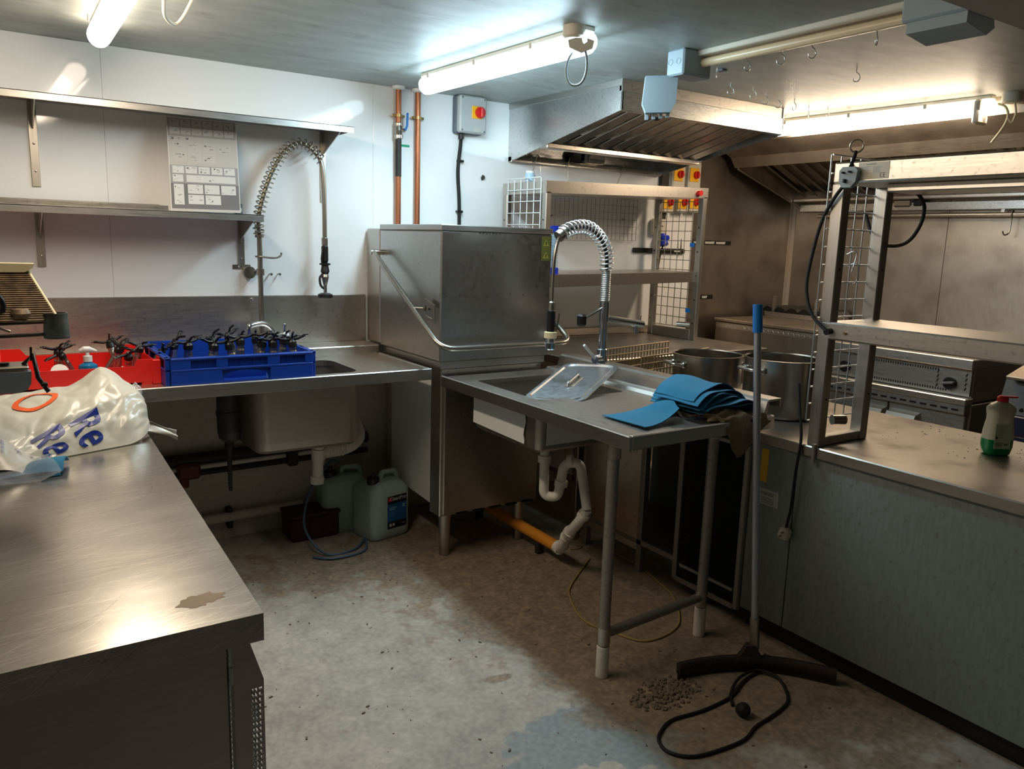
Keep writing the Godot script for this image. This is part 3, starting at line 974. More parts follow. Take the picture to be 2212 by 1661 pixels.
func build_crates() -> void:
	crate("wash_rack", "blue plastic wash rack filled with black-topped pourers", V(0.54, 0.893, -3.5), V(1.065, 0.998, -3.01), M.blue_crate, true)
	crate("wash_tray", "red plastic tray of pourers on the wash-up counter", V(0.03, 0.893, -3.5), V(0.525, 0.99, -3.1), M.red_crate, false)
	var pm := pourer_proto()
	rng.seed = 5
	var spots := []
	# in the blue rack: x, z, tilt about z, tilt about x, turn, lift
	for e in [[0.64, -3.2, 0.1, 0.2, 0.4], [0.70, -3.12, -0.15, 0.1, 0.2], [0.76, -3.26, 0.1, -0.1, 1.0], [0.80, -3.12, 0.2, 0.05, -0.4], [0.845, -3.22, 0.0, 0.0, 0.1], [0.89, -3.13, -0.1, 0.1, 0.7], [0.935, -3.28, 0.1, 0.1, -0.3], [0.95, -3.12, 0.05, 0.0, 0.3], [1.0, -3.2, -0.12, 0.05, 0.0], [1.03, -3.1, 0.12, 0.0, -0.2], [0.6, -3.32, 0.3, 0.3, 0.9], [0.86, -3.36, 0.1, -0.2, 0.6]]:
		spots.append([V(e[0], 0.912, e[1]), e[2], e[3], e[4], "black and silver bar pourer standing in the blue rack", "pourers in the blue rack", 1.22])
	for e in [[0.205, -3.25, 0.0, 0.15, 0.3], [0.255, -3.27, 0.55, 0.1, 0.5], [0.4, -3.28, 0.25, 0.0, 1.9], [0.43, -3.2, 0.3, 0.5, 0.4], [0.46, -3.3, -0.2, 0.3, 0.2], [0.38, -3.36, 0.5, 0.2, 2.4], [0.5, -3.22, -0.35, 0.5, 1.2], [0.42, -3.4, 0.2, -0.3, 0.1]]:
		spots.append([V(e[0], 0.914, e[1]), e[2], e[3], e[4], "black and silver bar pourer lying in the red tray", "pourers in the red tray", 1.05])
	for s in spots:
		var t := thing("bar_pourer", s[4], "pourer", s[0], s[5])
		t.set_meta("org", Vector3.ZERO)
		for e in pm: shared(t, e[0], e[1], Vector3.ZERO)
		t.basis = Basis(Vector3.UP, s[3]) * Basis(Vector3.BACK, s[1]) * Basis(Vector3.RIGHT, s[2]) * Basis().scaled(Vector3.ONE * s[6])
	# soap bottle
	var b := thing("soap_bottle", "blue hand soap bottle with a pale pump top", "bottle", V(0.295, 0.893, -3.17))
	part(b, "bottle", G.new().lathe([Vector2(0.028, 0.893), Vector2(0.033, 0.897), Vector2(0.034, 0.94), Vector2(0.03, 0.965), Vector2(0.013, 0.975), Vector2(0.012, 0.982)], 20, Transform3D(Basis(), V(0.295, 0, -3.17))), M.soap)
	part(b, "collar", G.new().lathe([Vector2(0.015, 0.978), Vector2(0.015, 0.998), Vector2(0.007, 1.0), Vector2(0.006, 1.012)], 16, Transform3D(Basis(), V(0.295, 0, -3.17))), M.film)
	part(b, "pump", G.new().tube([V(0.27, 1.017, -3.17), V(0.285, 1.022, -3.17), V(0.3, 1.022, -3.17), V(0.325, 1.014, -3.17)], 0.007, 10, false, [0.006, 0.011, 0.011, 0.004]), M.film)
	var pt := thing("label_disc", "round white slotted disc lying in the red tray", "disc", V(0.205, 0.915, -3.2))
	part(pt, "disc", G.new().lathe([Vector2(0.0, 0.0), Vector2(0.028, 0.0), Vector2(0.029, 0.002), Vector2(0.028, 0.004), Vector2(0, 0.004)], 24, Transform3D(Basis(Vector3.RIGHT, 1.1), V(0.205, 0.945, -3.17))), M.white)
	part(pt, "slot", G.new().box(V(0.207, 0.938, -3.164), V(0.007, 0.022, 0.006), 0.001, Basis(Vector3.RIGHT, -0.45)), M.red)

# ---------- wall shelves, poster, pipes, switch
func shelf(called: String, label: String, x0: float, x1: float, y: float, zf: float, brackets: Array, drop: float) -> void:
	var t := thing(called, label, "shelf", V((x0 + x1) / 2, y, WZ))
	part(t, "board", G.new().bb(V(x0, y - 0.004, WZ), V(x1, y, zf), 0.001), M.steel)
	part(t, "front_edge", G.new().bb(V(x0, y - 0.028, zf - 0.003), V(x1, y, zf), 0.001).bb(V(x1 - 0.003, y - 0.02, WZ), V(x1, y, zf - 0.003)), M.steel)
	for bx in brackets:
		var b := part(t, "bracket", G.new().bb(V(bx - 0.015, y - drop, WZ), V(bx + 0.015, y - 0.006, WZ + 0.006), 0.001).prism([Vector2(0, 0), Vector2(0.24, 0), Vector2(0.24, -0.012), Vector2(0.012, -0.1), Vector2(0, -0.1)], 0.004, xf(V(bx - 0.002, y - 0.006, WZ + 0.006), Vector3.BACK, Vector3.UP, Vector3.RIGHT)), M.steel_v)
		for k in [0.18, 0.5, 0.82]:
			part(b, "screw", G.new().lathe([Vector2(0.005, 0), Vector2(0.004, 0.002), Vector2(0, 0.003)], 8, xf(V(bx, y - drop * k, WZ + 0.006), Vector3.RIGHT, Vector3.BACK, Vector3.DOWN)), M.nickel)

func poster_image() -> Image:
	var im := Image.create(360, 500, false, Image.FORMAT_RGB8)
	im.fill(Color(0.8, 0.78, 0.75))
	var bands := [[0, 95, Color(0.6, 0.58, 0.55)], [95, 500, Color(0.7, 0.68, 0.65)], [250, 352, Color(0.56, 0.55, 0.55)], [346, 482, Color(0.42, 0.41, 0.41)]]
	for b in bands: im.fill_rect(Rect2i(4, b[0] + 4, 352, b[1] - b[0]), b[2])
	var r := RandomNumberGenerator.new()
	r.seed = 9
	var rows := [[10, 34, 6, 12, 348], [54, 34, 6, 12, 348], [102, 22, 3, 10, 120], [130, 50, 4, 22, 330], [184, 50, 3, 22, 250], [258, 38, 5, 14, 346], [304, 38, 1, 14, 74], [304, 38, 1, 82, 346], [354, 110, 1, 16, 74], [354, 50, 3, 86, 346], [410, 50, 2, 86, 262]]
	for w in rows:
		var bw: float = (w[4] - w[3]) / float(w[2])
		for k in w[2]:
			var x0 := int(w[3] + bw * k + 3)
			var cw := int(bw - 8)
			im.fill_rect(Rect2i(x0, w[0], cw, w[1]), Color(0.78, 0.77, 0.75) if w[0] > 240 else Color(0.72, 0.7, 0.67))
			for q in 5:
				var gx := x0 + r.randi_range(3, maxi(4, cw - 22))
				var gy: int = w[0] + r.randi_range(3, w[1] - 8)
				im.fill_rect(Rect2i(gx, gy, r.randi_range(6, 18), r.randi_range(1, 3)), gr(r.randf_range(0.35, 0.7)))
			im.fill_rect(Rect2i(x0 + r.randi_range(4, maxi(5, cw - 14)), w[0] + r.randi_range(4, maxi(5, w[1] - 12)), r.randi_range(4, 10), r.randi_range(4, 7)), gr(r.randf_range(0.25, 0.5)))
	return im

func build_wall_things() -> void:
	shelf("wall_shelf", "upper stainless wall shelf above the instruction poster", -1.5, 1.45, 1.935, -3.5, [0.21, 1.395], 0.33)
	shelf("wall_shelf", "lower stainless wall shelf carrying the instruction poster", -1.5, 1.035, 1.528, -3.5, [0.208, 1.0], 0.24)
	var t := thing("steel_tray", "long shallow steel tray edge on the lower wall shelf", "tray", V(-0.4, 1.528, -3.55))
	part(t, "tray_base", G.new().bb(V(-1.45, 1.528, -3.7), V(0.653, 1.532, -3.512)), M.steel)
	part(t, "tray_side", G.new().bb(V(-1.45, 1.532, -3.518), V(0.653, 1.548, -3.512), 0.001), M.steel_dirty)
	part(t, "tray_side", G.new().bb(V(-1.45, 1.532, -3.7), V(0.653, 1.556, -3.694), 0.001), M.steel)
	t = thing("instruction_poster", "grey pictogram instruction poster propped on the lower wall shelf", "poster", V(0.83, 1.528, -3.64))
	card(t, "sheet", V(0.69, 1.918, -3.68), V(0.285, 0.004, 0), V(-0.008, -0.388, 0.07), 0.001, printed(poster_image(), 0.35))
	t = thing("egg_timer", "tiny dark box with white label standing on the lower wall shelf end", "timer", V(0.965, 1.528, -3.66))
	part(t, "box", G.new().bb(V(0.955, 1.528, -3.67), V(0.985, 1.575, -3.645), 0.003), M.grey_dark)
	part(t, "label", G.new().bb(V(0.959, 1.54, -3.646), V(0.981, 1.556, -3.6435)), M.sticker_white)
	# pre-rinse spray
	spray_tap()
	# copper pipes
	for e in [[1.776, "copper pipe with blue lever valve on the white wall", true], [1.883, "plain copper pipe beside the pipe with the blue valve", false]]:
		var x: float = e[0]
		var c := thing("copper_pipe", e[1], "pipe", V(x, 0.9, WZ + 0.03))
		part(c, "pipe", G.new().cyl(V(x, 0.9, WZ + 0.03), V(x, CH - 0.004, WZ + 0.03), 0.014, 14), M.copper)
		part(c, "ceiling_collar", G.new().lathe([Vector2(0.034, CH), Vector2(0.032, CH - 0.012), Vector2(0.016, CH - 0.016)], 16, Transform3D(Basis(), V(x, 0, WZ + 0.03))), M.white)
		var cl := part(c, "pipe_clip", G.new().cyl(V(x, 2.035, WZ + 0.03), V(x, 2.05, WZ + 0.03), 0.018, 14).bb(V(x - 0.035, 2.036, WZ + 0.022), V(x + 0.035, 2.049, WZ + 0.03), 0.002), M.brass)
		part(cl, "stud", G.new().cyl(V(x, 2.042, WZ), V(x, 2.042, WZ + 0.02), 0.006, 8), M.brass)
		if e[2]:
			part(c, "sleeve", G.new().cyl(V(x, 1.75, WZ + 0.03), V(x, 1.93, WZ + 0.03), 0.0155, 14), M.pipe_dark)
			var vv := part(c, "valve", G.new().lathe([Vector2(0.016, 1.93), Vector2(0.022, 1.935), Vector2(0.022, 1.95), Vector2(0.018, 1.955), Vector2(0.022, 1.972), Vector2(0.018, 1.99), Vector2(0.022, 1.994), Vector2(0.022, 2.006), Vector2(0.015, 2.01)], 8, Transform3D(Basis(), V(x, 0, WZ + 0.03))).cyl(V(x, 1.972, WZ + 0.03), V(x + 0.02, 1.972, WZ + 0.06), 0.009, 10), M.nickel)
			part(vv, "lever", G.new().tube([V(x + 0.022, 1.972, WZ + 0.062), V(x + 0.03, 1.995, WZ + 0.066), V(x + 0.034, 2.055, WZ + 0.062)], 0.006, 8), M.blue, "blue valve lever")
	solo("green_tape", G.new().bb(V(1.8, 1.9, WZ), V(1.852, 1.911, WZ + 0.001)), M.green, "short strip of green tape between the copper pipes", "tape", V(1.826, 1.9, WZ))
	isolator("grey wall isolator with red rotary switch beside the copper pipes", V(2.175, 2.085, WZ), V(0.16, 0.185, 0.085), true)
	var cb := thing("switch_cable", "thick black cable running down from the grey isolator", "cable", V(2.14, 0.9, WZ))
	part(cb, "cable", G.new().tube(curve([V(2.135, 1.985, WZ + 0.03), V(2.137, 1.93, WZ + 0.02), V(2.128, 1.8, WZ + 0.014), V(2.14, 1.62, WZ + 0.014), V(2.142, 1.3, WZ + 0.014), V(2.142, 0.9, WZ + 0.014)], 6), 0.0095, 10), M.rubber)
	part(cb, "gland", G.new().cyl(V(2.136, 1.965, WZ + 0.028), V(2.135, 1.99, WZ + 0.03), 0.016, 12), M.black)
	for y in [1.855, 1.595]:
		part(cb, "cable_clip", G.new().box(V(2.142, y, WZ + 0.012), V(0.036, 0.012, 0.024), 0.003), M.black)
	solo("wall_hole_cover", G.new().tube(curve([V(2.285, 1.792, WZ + 0.003), V(2.293, 1.785, WZ + 0.01), V(2.289, 1.775, WZ + 0.008), V(2.282, 1.782, WZ + 0.004), V(2.285, 1.768, WZ + 0.004)], 5), 0.005, 8), M.black, "small black cable stub poking from the white wall", "cable", V(2.288, 1.78, WZ))

func isolator(label: String, c: Vector3, s: Vector3, big: bool) -> void:
	var t := thing("isolator_switch", label, "switch", c, "isolator switches")
	var f := c.z + s.z
	part(t, "back_box", G.new().bb(V(c.x - s.x / 2, c.y - s.y / 2, c.z), V(c.x + s.x / 2, c.y + s.y / 2, c.z + s.z * 0.55), 0.006), M.grey_dark if big else M.offwhite)
	part(t, "cover", G.new().bb(V(c.x - s.x / 2, c.y - s.y / 2, c.z + s.z * 0.55), V(c.x + s.x / 2, c.y + s.y / 2, f), 0.008), M.isol if big else M.offwhite)
	var k := 1.0 if big else 0.82
	var o := V(c.x + (0.028 if big else 0.0), c.y + (0.012 if big else 0.0), f)
	var y := part(t, "switch_plate", G.new().box(o + V(-0.008 if big else -0.012, 0, 0.002), V(0.062 if big else 0.078, 0.062 if big else 0.085, 0.005), 0.002), M.yellow, "yellow plate")
	part(y, "red_knob", G.new().lathe([Vector2(0.028 * k, 0.004), Vector2(0.029 * k, 0.008), Vector2(0.027 * k, 0.02), Vector2(0.0, 0.021)], 20, xf(o + V(0.006 if big else 0.0, 0, 0), Vector3.RIGHT, Vector3.BACK, Vector3.DOWN)).box(o + V(0.006 if big else 0.0, 0, 0.027), V(0.014, 0.05, 0.018) * k, 0.004), M.red, "red rotary knob")
	if big:
		part(t, "label", G.new().bb(V(c.x + 0.0, c.y - 0.085, f), V(c.x + 0.045, c.y - 0.062, f + 0.001)), M.sticker_white)
		part(t, "label", G.new().bb(V(c.x + 0.03, c.y + 0.072, f), V(c.x + 0.062, c.y + 0.085, f + 0.001)), M.sticker_white)
		for e in [[-1, -1], [1, -1], [-1, 1], [1, 1]]:
			part(t, "screw", G.new().lathe([Vector2(0.005, 0), Vector2(0.004, 0.001), Vector2(0, 0.0015)], 8, xf(V(c.x + e[0] * 0.066, c.y + e[1] * 0.08, f), Vector3.RIGHT, Vector3.BACK, Vector3.DOWN)), M.grey_dark)

func spray_tap() -> void:
	var z := -3.66
	var x := 1.06
	var t := thing("pre_rinse_spray", "tall pre-rinse spray tap with sprung hose over the wash-up sink", "tap", V(x, 0.93, z))
	part(t, "riser", G.new().cyl(V(x, 0.93, z), V(x, 1.44, z), 0.0115, 14), M.nickel)
	var wb := part(t, "wall_bracket", G.new().cyl(V(x, 1.275, WZ), V(x, 1.275, z), 0.008, 10).cyl(V(x - 0.03, 1.27, WZ), V(x - 0.03, 1.27, WZ + 0.03), 0.028, 16).cyl(V(x, 1.262, z), V(x, 1.29, z), 0.018, 14).bb(V(x - 0.1, 1.285, WZ), V(x - 0.02, 1.305, WZ + 0.004)), M.nickel)
	part(wb, "screw", G.new().lathe([Vector2(0.006, 0), Vector2(0.0, 0.004)], 8, xf(V(x - 0.075, 1.295, WZ + 0.004), Vector3.RIGHT, Vector3.BACK, Vector3.DOWN)), M.chrome)
	part(t, "hook", G.new().tube(curve([V(x - 0.02, 1.345, z), V(x, 1.345, z + 0.014), V(x + 0.06, 1.34, z + 0.03), V(x + 0.085, 1.352, z + 0.03), V(x + 0.088, 1.365, z + 0.03)], 5), 0.0045, 8), M.nickel)
	for y in [1.43, 1.45, 1.475]:
		part(t, "collar", G.new().cyl(V(x, y, z), V(x, y + 0.012, z), 0.02, 14), M.nickel)
	var spine := curve([V(x, 1.44, z), V(x, 1.53, z), V(x + 0.045, 1.68, z), V(x + 0.11, 1.8, z), V(x + 0.175, 1.855, z), V(x + 0.235, 1.845, z + 0.01), V(x + 0.29, 1.79, z + 0.01)], 8)
	part(t, "inner_hose", G.new().tube(spine, 0.009, 10), M.hose_steel)
	part(t, "spring", G.new().tube(coil(spine, 0.0235, 27, 10), 0.0034, 5), M.nickel)
	part(t, "hose", G.new().tube(curve([V(x + 0.285, 1.795, z + 0.01), V(x + 0.296, 1.74, z + 0.012), V(x + 0.302, 1.58, z + 0.012), V(x + 0.302, 1.42, z + 0.012)], 6), 0.011, 12), M.nickel)
	var hx := x + 0.302
	var hz := z + 0.012
	part(t, "ferrule", G.new().lathe([Vector2(0.011, 1.44), Vector2(0.015, 1.435), Vector2(0.015, 1.405), Vector2(0.011, 1.4)], 14, Transform3D(Basis(), V(hx, 0, hz))), M.nickel)
	var h := part(t, "handle", G.new().lathe([Vector2(0.012, 1.402), Vector2(0.016, 1.396), Vector2(0.016, 1.33), Vector2(0.012, 1.322), Vector2(0.026, 1.318), Vector2(0.026, 1.312), Vector2(0.016, 1.308), Vector2(0.021, 1.28), Vector2(0.014, 1.265)], 16, Transform3D(Basis(), V(hx, 0, hz))), M.black, "black grip")
	part(h, "trigger", G.new().tube([V(hx - 0.014, 1.385, hz + 0.012), V(hx - 0.022, 1.34, hz + 0.016), V(hx - 0.018, 1.31, hz + 0.014)], 0.005, 6), M.black)
	var n := part(t, "nozzle", G.new().lathe([Vector2(0.014, 1.27), Vector2(0.018, 1.255), Vector2(0.012, 1.228), Vector2(0.008, 1.215), Vector2(0.008, 1.18), Vector2(0.013, 1.175)], 14, Transform3D(Basis(), V(hx, 0, hz))), M.nickel)
	part(n, "spray_face", G.new().lathe([Vector2(0.02, 1.178), Vector2(0.034, 1.172), Vector2(0.035, 1.158), Vector2(0.03, 1.155), Vector2(0.0, 1.155)], 20, Transform3D(Basis(), V(hx, 0, hz))), M.black)
	part(n, "guard", G.new().tube(curve([V(hx - 0.01, 1.268, hz), V(hx - 0.026, 1.25, hz), V(hx - 0.022, 1.215, hz), V(hx - 0.006, 1.2, hz)], 4), 0.006, 8), M.pipe_dark)
	for e in [1.128, 1.168]:
		solo("wall_screw", G.new().cyl(V(e, 1.263, WZ), V(e, 1.263, WZ + 0.03), 0.003, 8).lathe([Vector2(0.007, 0.03), Vector2(0.006, 0.034), Vector2(0, 0.035)], 8, xf(V(e, 1.263, WZ), Vector3.RIGHT, Vector3.BACK, Vector3.DOWN)), M.nickel, "steel screw sticking out of the white wall beside the spray tap", "screw", V(e, 1.263, WZ), "screws in the wall")
	for e in [1.04, 1.085]:
		part(t, "bolt", G.new().lathe([Vector2(0.008, 0), Vector2(0.007, 0.004), Vector2(0, 0.006)], 10, xf(V(e, 1.145, -3.735), Vector3.RIGHT, Vector3.BACK, Vector3.DOWN)), M.chrome)
	# mixer tap behind the blue rack
	var m := thing("swan_neck_tap", "chrome swan neck tap behind the blue wash rack", "tap", V(1.09, 0.93, -3.62))
	part(m, "base", G.new().lathe([Vector2(0.026, 0.93), Vector2(0.026, 0.938), Vector2(0.016, 0.945), Vector2(0.015, 0.97)], 16, Transform3D(Basis(), V(1.095, 0, -3.61))), M.chrome)
	part(m, "spout", G.new().tube(curve([V(1.095, 0.965, -3.61), V(1.09, 1.01, -3.605), V(1.05, 1.045, -3.59), V(1.0, 1.045, -3.575), V(0.978, 1.035, -3.57), V(0.978, 1.0, -3.57)], 6), 0.012, 12), M.chrome)
	part(m, "aerator", G.new().cyl(V(0.978, 1.002, -3.57), V(0.978, 0.975, -3.57), 0.014, 14), M.chrome)
	var k := part(m, "handle", G.new().lathe([Vector2(0.02, 0.93), Vector2(0.02, 0.985), Vector2(0.014, 1.0), Vector2(0.006, 1.003), Vector2(0.007, 1.04), Vector2(0.0, 1.042)], 14, Transform3D(Basis(), V(1.15, 0, -3.61))), M.chrome)
	part(k, "ring", G.new().lathe([Vector2(0.02, 0.985), Vector2(0.022, 0.988), Vector2(0.018, 0.998)], 14, Transform3D(Basis(), V(1.15, 0, -3.61))), M.film)

# ---------- pass-through dishwasher
func build_dishwasher() -> void:
	var x0 := 1.612
	var x1 := 2.19
	var zf := -2.96
	var zb := -3.575
	var t := thing("dishwasher", "stainless hood dishwasher with bent tube lift handle", "dishwasher", V(1.9, 0, -3.27))
	var h := part(t, "hood", G.new().bb(V(x0, 0.925, zb), V(x1, 1.485, zf), 0.006), M.steel_hatch)
	part(h, "hood_cap", G.new().bb(V(x0 - 0.002, 1.485, zb), V(x1 + 0.002, 1.51, zf + 0.002), 0.003), M.steel)
	part(h, "hood_rim", G.new().bb(V(x0 + 0.012, 0.893, zb + 0.01), V(x1 - 0.012, 0.926, zf - 0.012), 0.002), M.steel)
	part(t, "rear_column", G.new().bb(V(x0 + 0.004, 0.932, -3.738), V(x1 - 0.004, 1.49, zb - 0.012), 0.004), M.steel_v)
	part(t, "rear_seal", G.new().bb(V(x0 + 0.02, 0.932, zb - 0.012), V(x1 - 0.02, 1.47, zb)), M.black)
	var c := part(t, "cabinet", G.new().bb(V(1.7, 0.215, -3.68), V(2.17, 0.893, -3.08), 0.004).bb(V(1.635, 0.215, -3.08), V(2.17, 0.893, -2.985), 0.004), M.steel_dirty)
	part(c, "door", G.new().bb(V(1.648, 0.225, -2.985), V(2.162, 0.83, -2.972), 0.004), M.steel_dw)
	part(c, "side_film", G.new().prism([Vector2(-3.62, 0.235), Vector2(-3.15, 0.21), Vector2(-3.138, 0.34), Vector2(-3.146, 0.35), Vector2(-3.14, 0.47), Vector2(-3.148, 0.49), Vector2(-3.142, 0.66), Vector2(-3.15, 0.8), Vector2(-3.3, 0.845), Vector2(-3.62, 0.845)], 0.002, xf(V(1.698, 0, 0), Vector3.BACK, Vector3.UP, Vector3.RIGHT)), M.film, "white protective film with torn edge")
	for k in 5:
		part(c, "slot", G.new().bb(V(1.72 + k * 0.09, 0.216, -2.984), V(1.78 + k * 0.09, 0.222, -2.9715)), M.black)
	part(c, "badge", G.new().bb(V(2.1, 0.285, -2.972), V(2.15, 0.3, -2.9712)), M.brass, "amber badge")
	for p in [[1.705, -3.06], [2.12, -3.06], [1.705, -3.6], [2.12, -3.6]]:
		var l := part(t, "leg", G.new().cyl(V(p[0], 0.05, p[1]), V(p[0], 0.218, p[1]), 0.026, 14, 0.03), M.steel_v)
		part(l, "foot", G.new().lathe([Vector2(0.023, 0.0), Vector2(0.025, 0.004), Vector2(0.025, 0.06), Vector2(0.0, 0.062)], 14, Transform3D(Basis(), V(p[0], 0, p[1]))), M.nickel)
	var hx0 := 1.56
	var hx1 := 2.245
	var path := fillet([V(hx0, 1.385, -3.55), V(hx0, 1.36, -3.5), V(hx0, 1.0, -2.85), V(hx1, 1.0, -2.85), V(hx1, 1.36, -3.5), V(hx1, 1.385, -3.55)], 0.075, 8)
	var hd := part(t, "handle", G.new().tube(path, 0.0125, 14), M.nickel, "bent steel tube handle")
	for x in [hx0, hx1]:
		var s := 1.0 if x == hx0 else -1.0
		part(hd, "pivot", G.new().cyl(V(x - 0.015 * s, 1.378, -3.535), V(x + 0.055 * s, 1.378, -3.535), 0.013, 12), M.nickel)
		part(hd, "arm_plate", G.new().prism([Vector2(-3.06, 1.195), Vector2(-2.965, 1.172), Vector2(-2.96, 1.1), Vector2(-2.985, 1.1), Vector2(-2.99, 1.152), Vector2(-3.05, 1.165), Vector2(-3.05, 1.14), Vector2(-3.07, 1.14)], 0.006, xf(V(x + 0.026 * s, 0, 0.0), Vector3.BACK, Vector3.UP, Vector3.RIGHT)), M.nickel)
		part(hd, "arm_pin", G.new().cyl(V(x, 1.15, -3.1), V(x + 0.05 * s, 1.15, -3.06), 0.006, 8), M.nickel)
		part(hd, "tie_bar", G.new().cyl(V(x + 0.03 * s, 1.12, -3.05), V(x + 0.03 * s, 1.108, -2.975), 0.004, 8), M.nickel)
	var st := part(t, "warning_sticker", G.new().bb(V(2.13, 1.365, zf), V(2.178, 1.475, zf + 0.001)), M.sticker_olive, "olive warning sticker")
	for y in [1.445, 1.39]:
		part(st, "triangle", G.new().prism([Vector2(-0.017, -0.014), Vector2(0.017, -0.014), Vector2(0, 0.016)], 0.0006, xf(V(2.154, y, zf + 0.001), Vector3.RIGHT, Vector3.UP, Vector3.BACK)), M.sticker_dull)
		part(st, "mark", G.new().prism([Vector2(-0.003, -0.008), Vector2(0.002, -0.008), Vector2(0.004, 0.006), Vector2(-0.001, 0.006)], 0.0004, xf(V(2.154, y, zf + 0.0016), Vector3.RIGHT, Vector3.UP, Vector3.BACK)), M.ink)
	for k in 7:
		part(h, "vent_dot", G.new().lathe([Vector2(0.004, 0), Vector2(0.0, 0.001)], 8, xf(V(1.8 + k * 0.017, 1.478, zf), Vector3.RIGHT, Vector3.BACK, Vector3.DOWN)), M.chrome)

# ---------- sink table
func build_sink_table() -> void:
	var y := 0.87
	var t := thing("sink_table", "stainless sink table with right-hand drainer beside the dishwasher", "sink table", V(1.93, 0, -2.34))
	var g := G.new()
	holed(g, V(1.625, y - 0.02, -2.945), V(2.17, y - 0.004, -1.762), Vector2(1.915, -2.575), 0.42, 0.46, 0.02, 0.016)
	part(t, "worktop", g, M.steel_dirty_z)
	part(t, "front_lip", G.new().bb(V(1.612, y - 0.045, -2.945), V(1.628, y + 0.002, -1.745), 0.003), M.steel_z)
	part(t, "end_lip", G.new().bb(V(1.628, y - 0.045, -1.763), V(2.3, y + 0.002, -1.745), 0.003), M.steel)
	part(t, "upstand", G.new().prism([Vector2(2.165, y - 0.02), Vector2(2.165, y - 0.004), Vector2(2.18, y + 0.008), Vector2(2.235, y + 0.008), Vector2(2.25, y + 0.055), Vector2(2.262, y + 0.062), Vector2(2.325, y + 0.062), Vector2(2.325, y + 0.03), Vector2(2.318, y + 0.03), Vector2(2.318, y + 0.056), Vector2(2.262, y + 0.054), Vector2(2.25, y - 0.02)], 1.2, xf(V(0, 0, -2.945), Vector3.RIGHT, Vector3.UP, Vector3.BACK)), M.steel_z, "raised back edge")
	var b := part(t, "sink_bowl", bowl(Vector2(1.915, -2.575), 0.425, 0.465, 0.025, y - 0.01, 0.66), M.steel_v)
	part(b, "film", G.new().prism([Vector2(-2.80, 0.69), Vector2(-2.42, 0.682), Vector2(-2.418, 0.7), Vector2(-2.426, 0.715), Vector2(-2.42, 0.75), Vector2(-2.412, 0.77), Vector2(-2.418, 0.8), Vector2(-2.41, 0.835), Vector2(-2.80, 0.835)], 0.0015, xf(V(1.6915, 0, 0), Vector3.BACK, Vector3.UP, Vector3.RIGHT)), M.film, "torn white protective film")
	part(b, "film", G.new().prism([Vector2(1.735, 0.69), Vector2(2.1, 0.69), Vector2(2.1, 0.83), Vector2(1.735, 0.83)], 0.0015, xf(V(0, 0, -2.3345), Vector3.RIGHT, Vector3.UP, Vector3.BACK)), M.film)
	for p in [[1.66, -1.865], [2.168, -1.9]]:
		var l := part(t, "leg", G.new().cyl(V(p[0], 0.1, p[1]), V(p[0], y - 0.02, p[1]), 0.0195, 14), M.rusty)
		part(l, "foot", G.new().lathe([Vector2(0.021, 0.0), Vector2(0.022, 0.003), Vector2(0.022, 0.11), Vector2(0.019, 0.115)], 14, Transform3D(Basis(), V(p[0], 0, p[1]))), M.white_pipe)
		part(l, "socket", G.new().cyl(V(p[0], y - 0.1, p[1]), V(p[0], y - 0.02, p[1]), 0.0235, 14), M.steel_v)
		part(l, "clamp", G.new().cyl(V(p[0], 0.12, p[1]), V(p[0], 0.18, p[1]), 0.0225, 14), M.steel_v)
	part(t, "brace", G.new().cyl(V(1.66, 0.155, -1.865), V(2.168, 0.155, -1.9), 0.017, 12), M.rusty)
	part(t, "rail", G.new().bb(V(1.64, y - 0.045, -1.9), V(2.19, y - 0.02, -1.86)), M.steel)
	# trap
	t = thing("sink_trap", "white plastic sink trap and pipe under the sink table", "pipe", V(1.95, 0.1, -2.55))
	part(t, "trap", G.new().tube(fillet([V(1.9, 0.66, -2.565), V(1.9, 0.40, -2.56), V(1.94, 0.40, -2.515), V(1.955, 0.55, -2.5), V(2.0, 0.56, -2.45), V(2.01, 0.37, -2.405)], 0.045, 8), 0.0205, 14), M.white_pipe)
	part(t, "lower_pipe", G.new().tube(fillet([V(2.01, 0.37, -2.405), V(2.005, 0.31, -2.44), V(2.05, 0.19, -2.58), V(2.075, 0.11, -2.64), V(2.105, 0.075, -2.7)], 0.05, 8), 0.022, 14), M.white_pipe)
	for e in [[V(1.9, 0.545, -2.565), V(1.9, 0.575, -2.565)], [V(1.948, 0.45, -2.508), V(1.95, 0.475, -2.506)], [V(1.965, 0.562, -2.492), V(1.98, 0.564, -2.475)], [V(2.008, 0.33, -2.428), V(2.01, 0.35, -2.416)], [V(2.035, 0.225, -2.54), V(2.045, 0.205, -2.562)], [V(2.098, 0.08, -2.69), V(2.106, 0.074, -2.712)]]:
		part(t, "coupling", G.new().cyl(e[0], e[1], 0.0275, 14), M.white_pipe)
	for k in 8:
		var f := k / 7.0
		var p := V(2.05, 0.185, -2.585).lerp(V(2.078, 0.12, -2.635), f)
		part(t, "corrugation", G.new().cyl(p, p + V(0.0015, -0.0035, -0.003), 0.0255, 14), M.white_pipe)
	t = thing("floor_drain_pipe", "orange-yellow drain pipe lying under the dishwasher", "pipe", V(2.1, 0.05, -3.0))
	part(t, "pipe", G.new().cyl(V(2.105, 0.078, -2.7), V(2.1, 0.09, -3.5), 0.027, 14), M.yellow_pipe)
	part(t, "socket", G.new().cyl(V(2.106, 0.076, -2.69), V(2.105, 0.08, -2.72), 0.031, 14), M.white_pipe)
	for z in [-2.85, -3.4]:
		part(t, "support", G.new().bb(V(2.085, 0, z - 0.015), V(2.12, 0.056, z + 0.015), 0.003), M.pipe_dark)
	sprung_tap()
	# container lid in the sink
	t = thing("pan_lid", "dull steel food pan lid leaning in the sink", "lid", V(1.95, 0.85, -2.45))
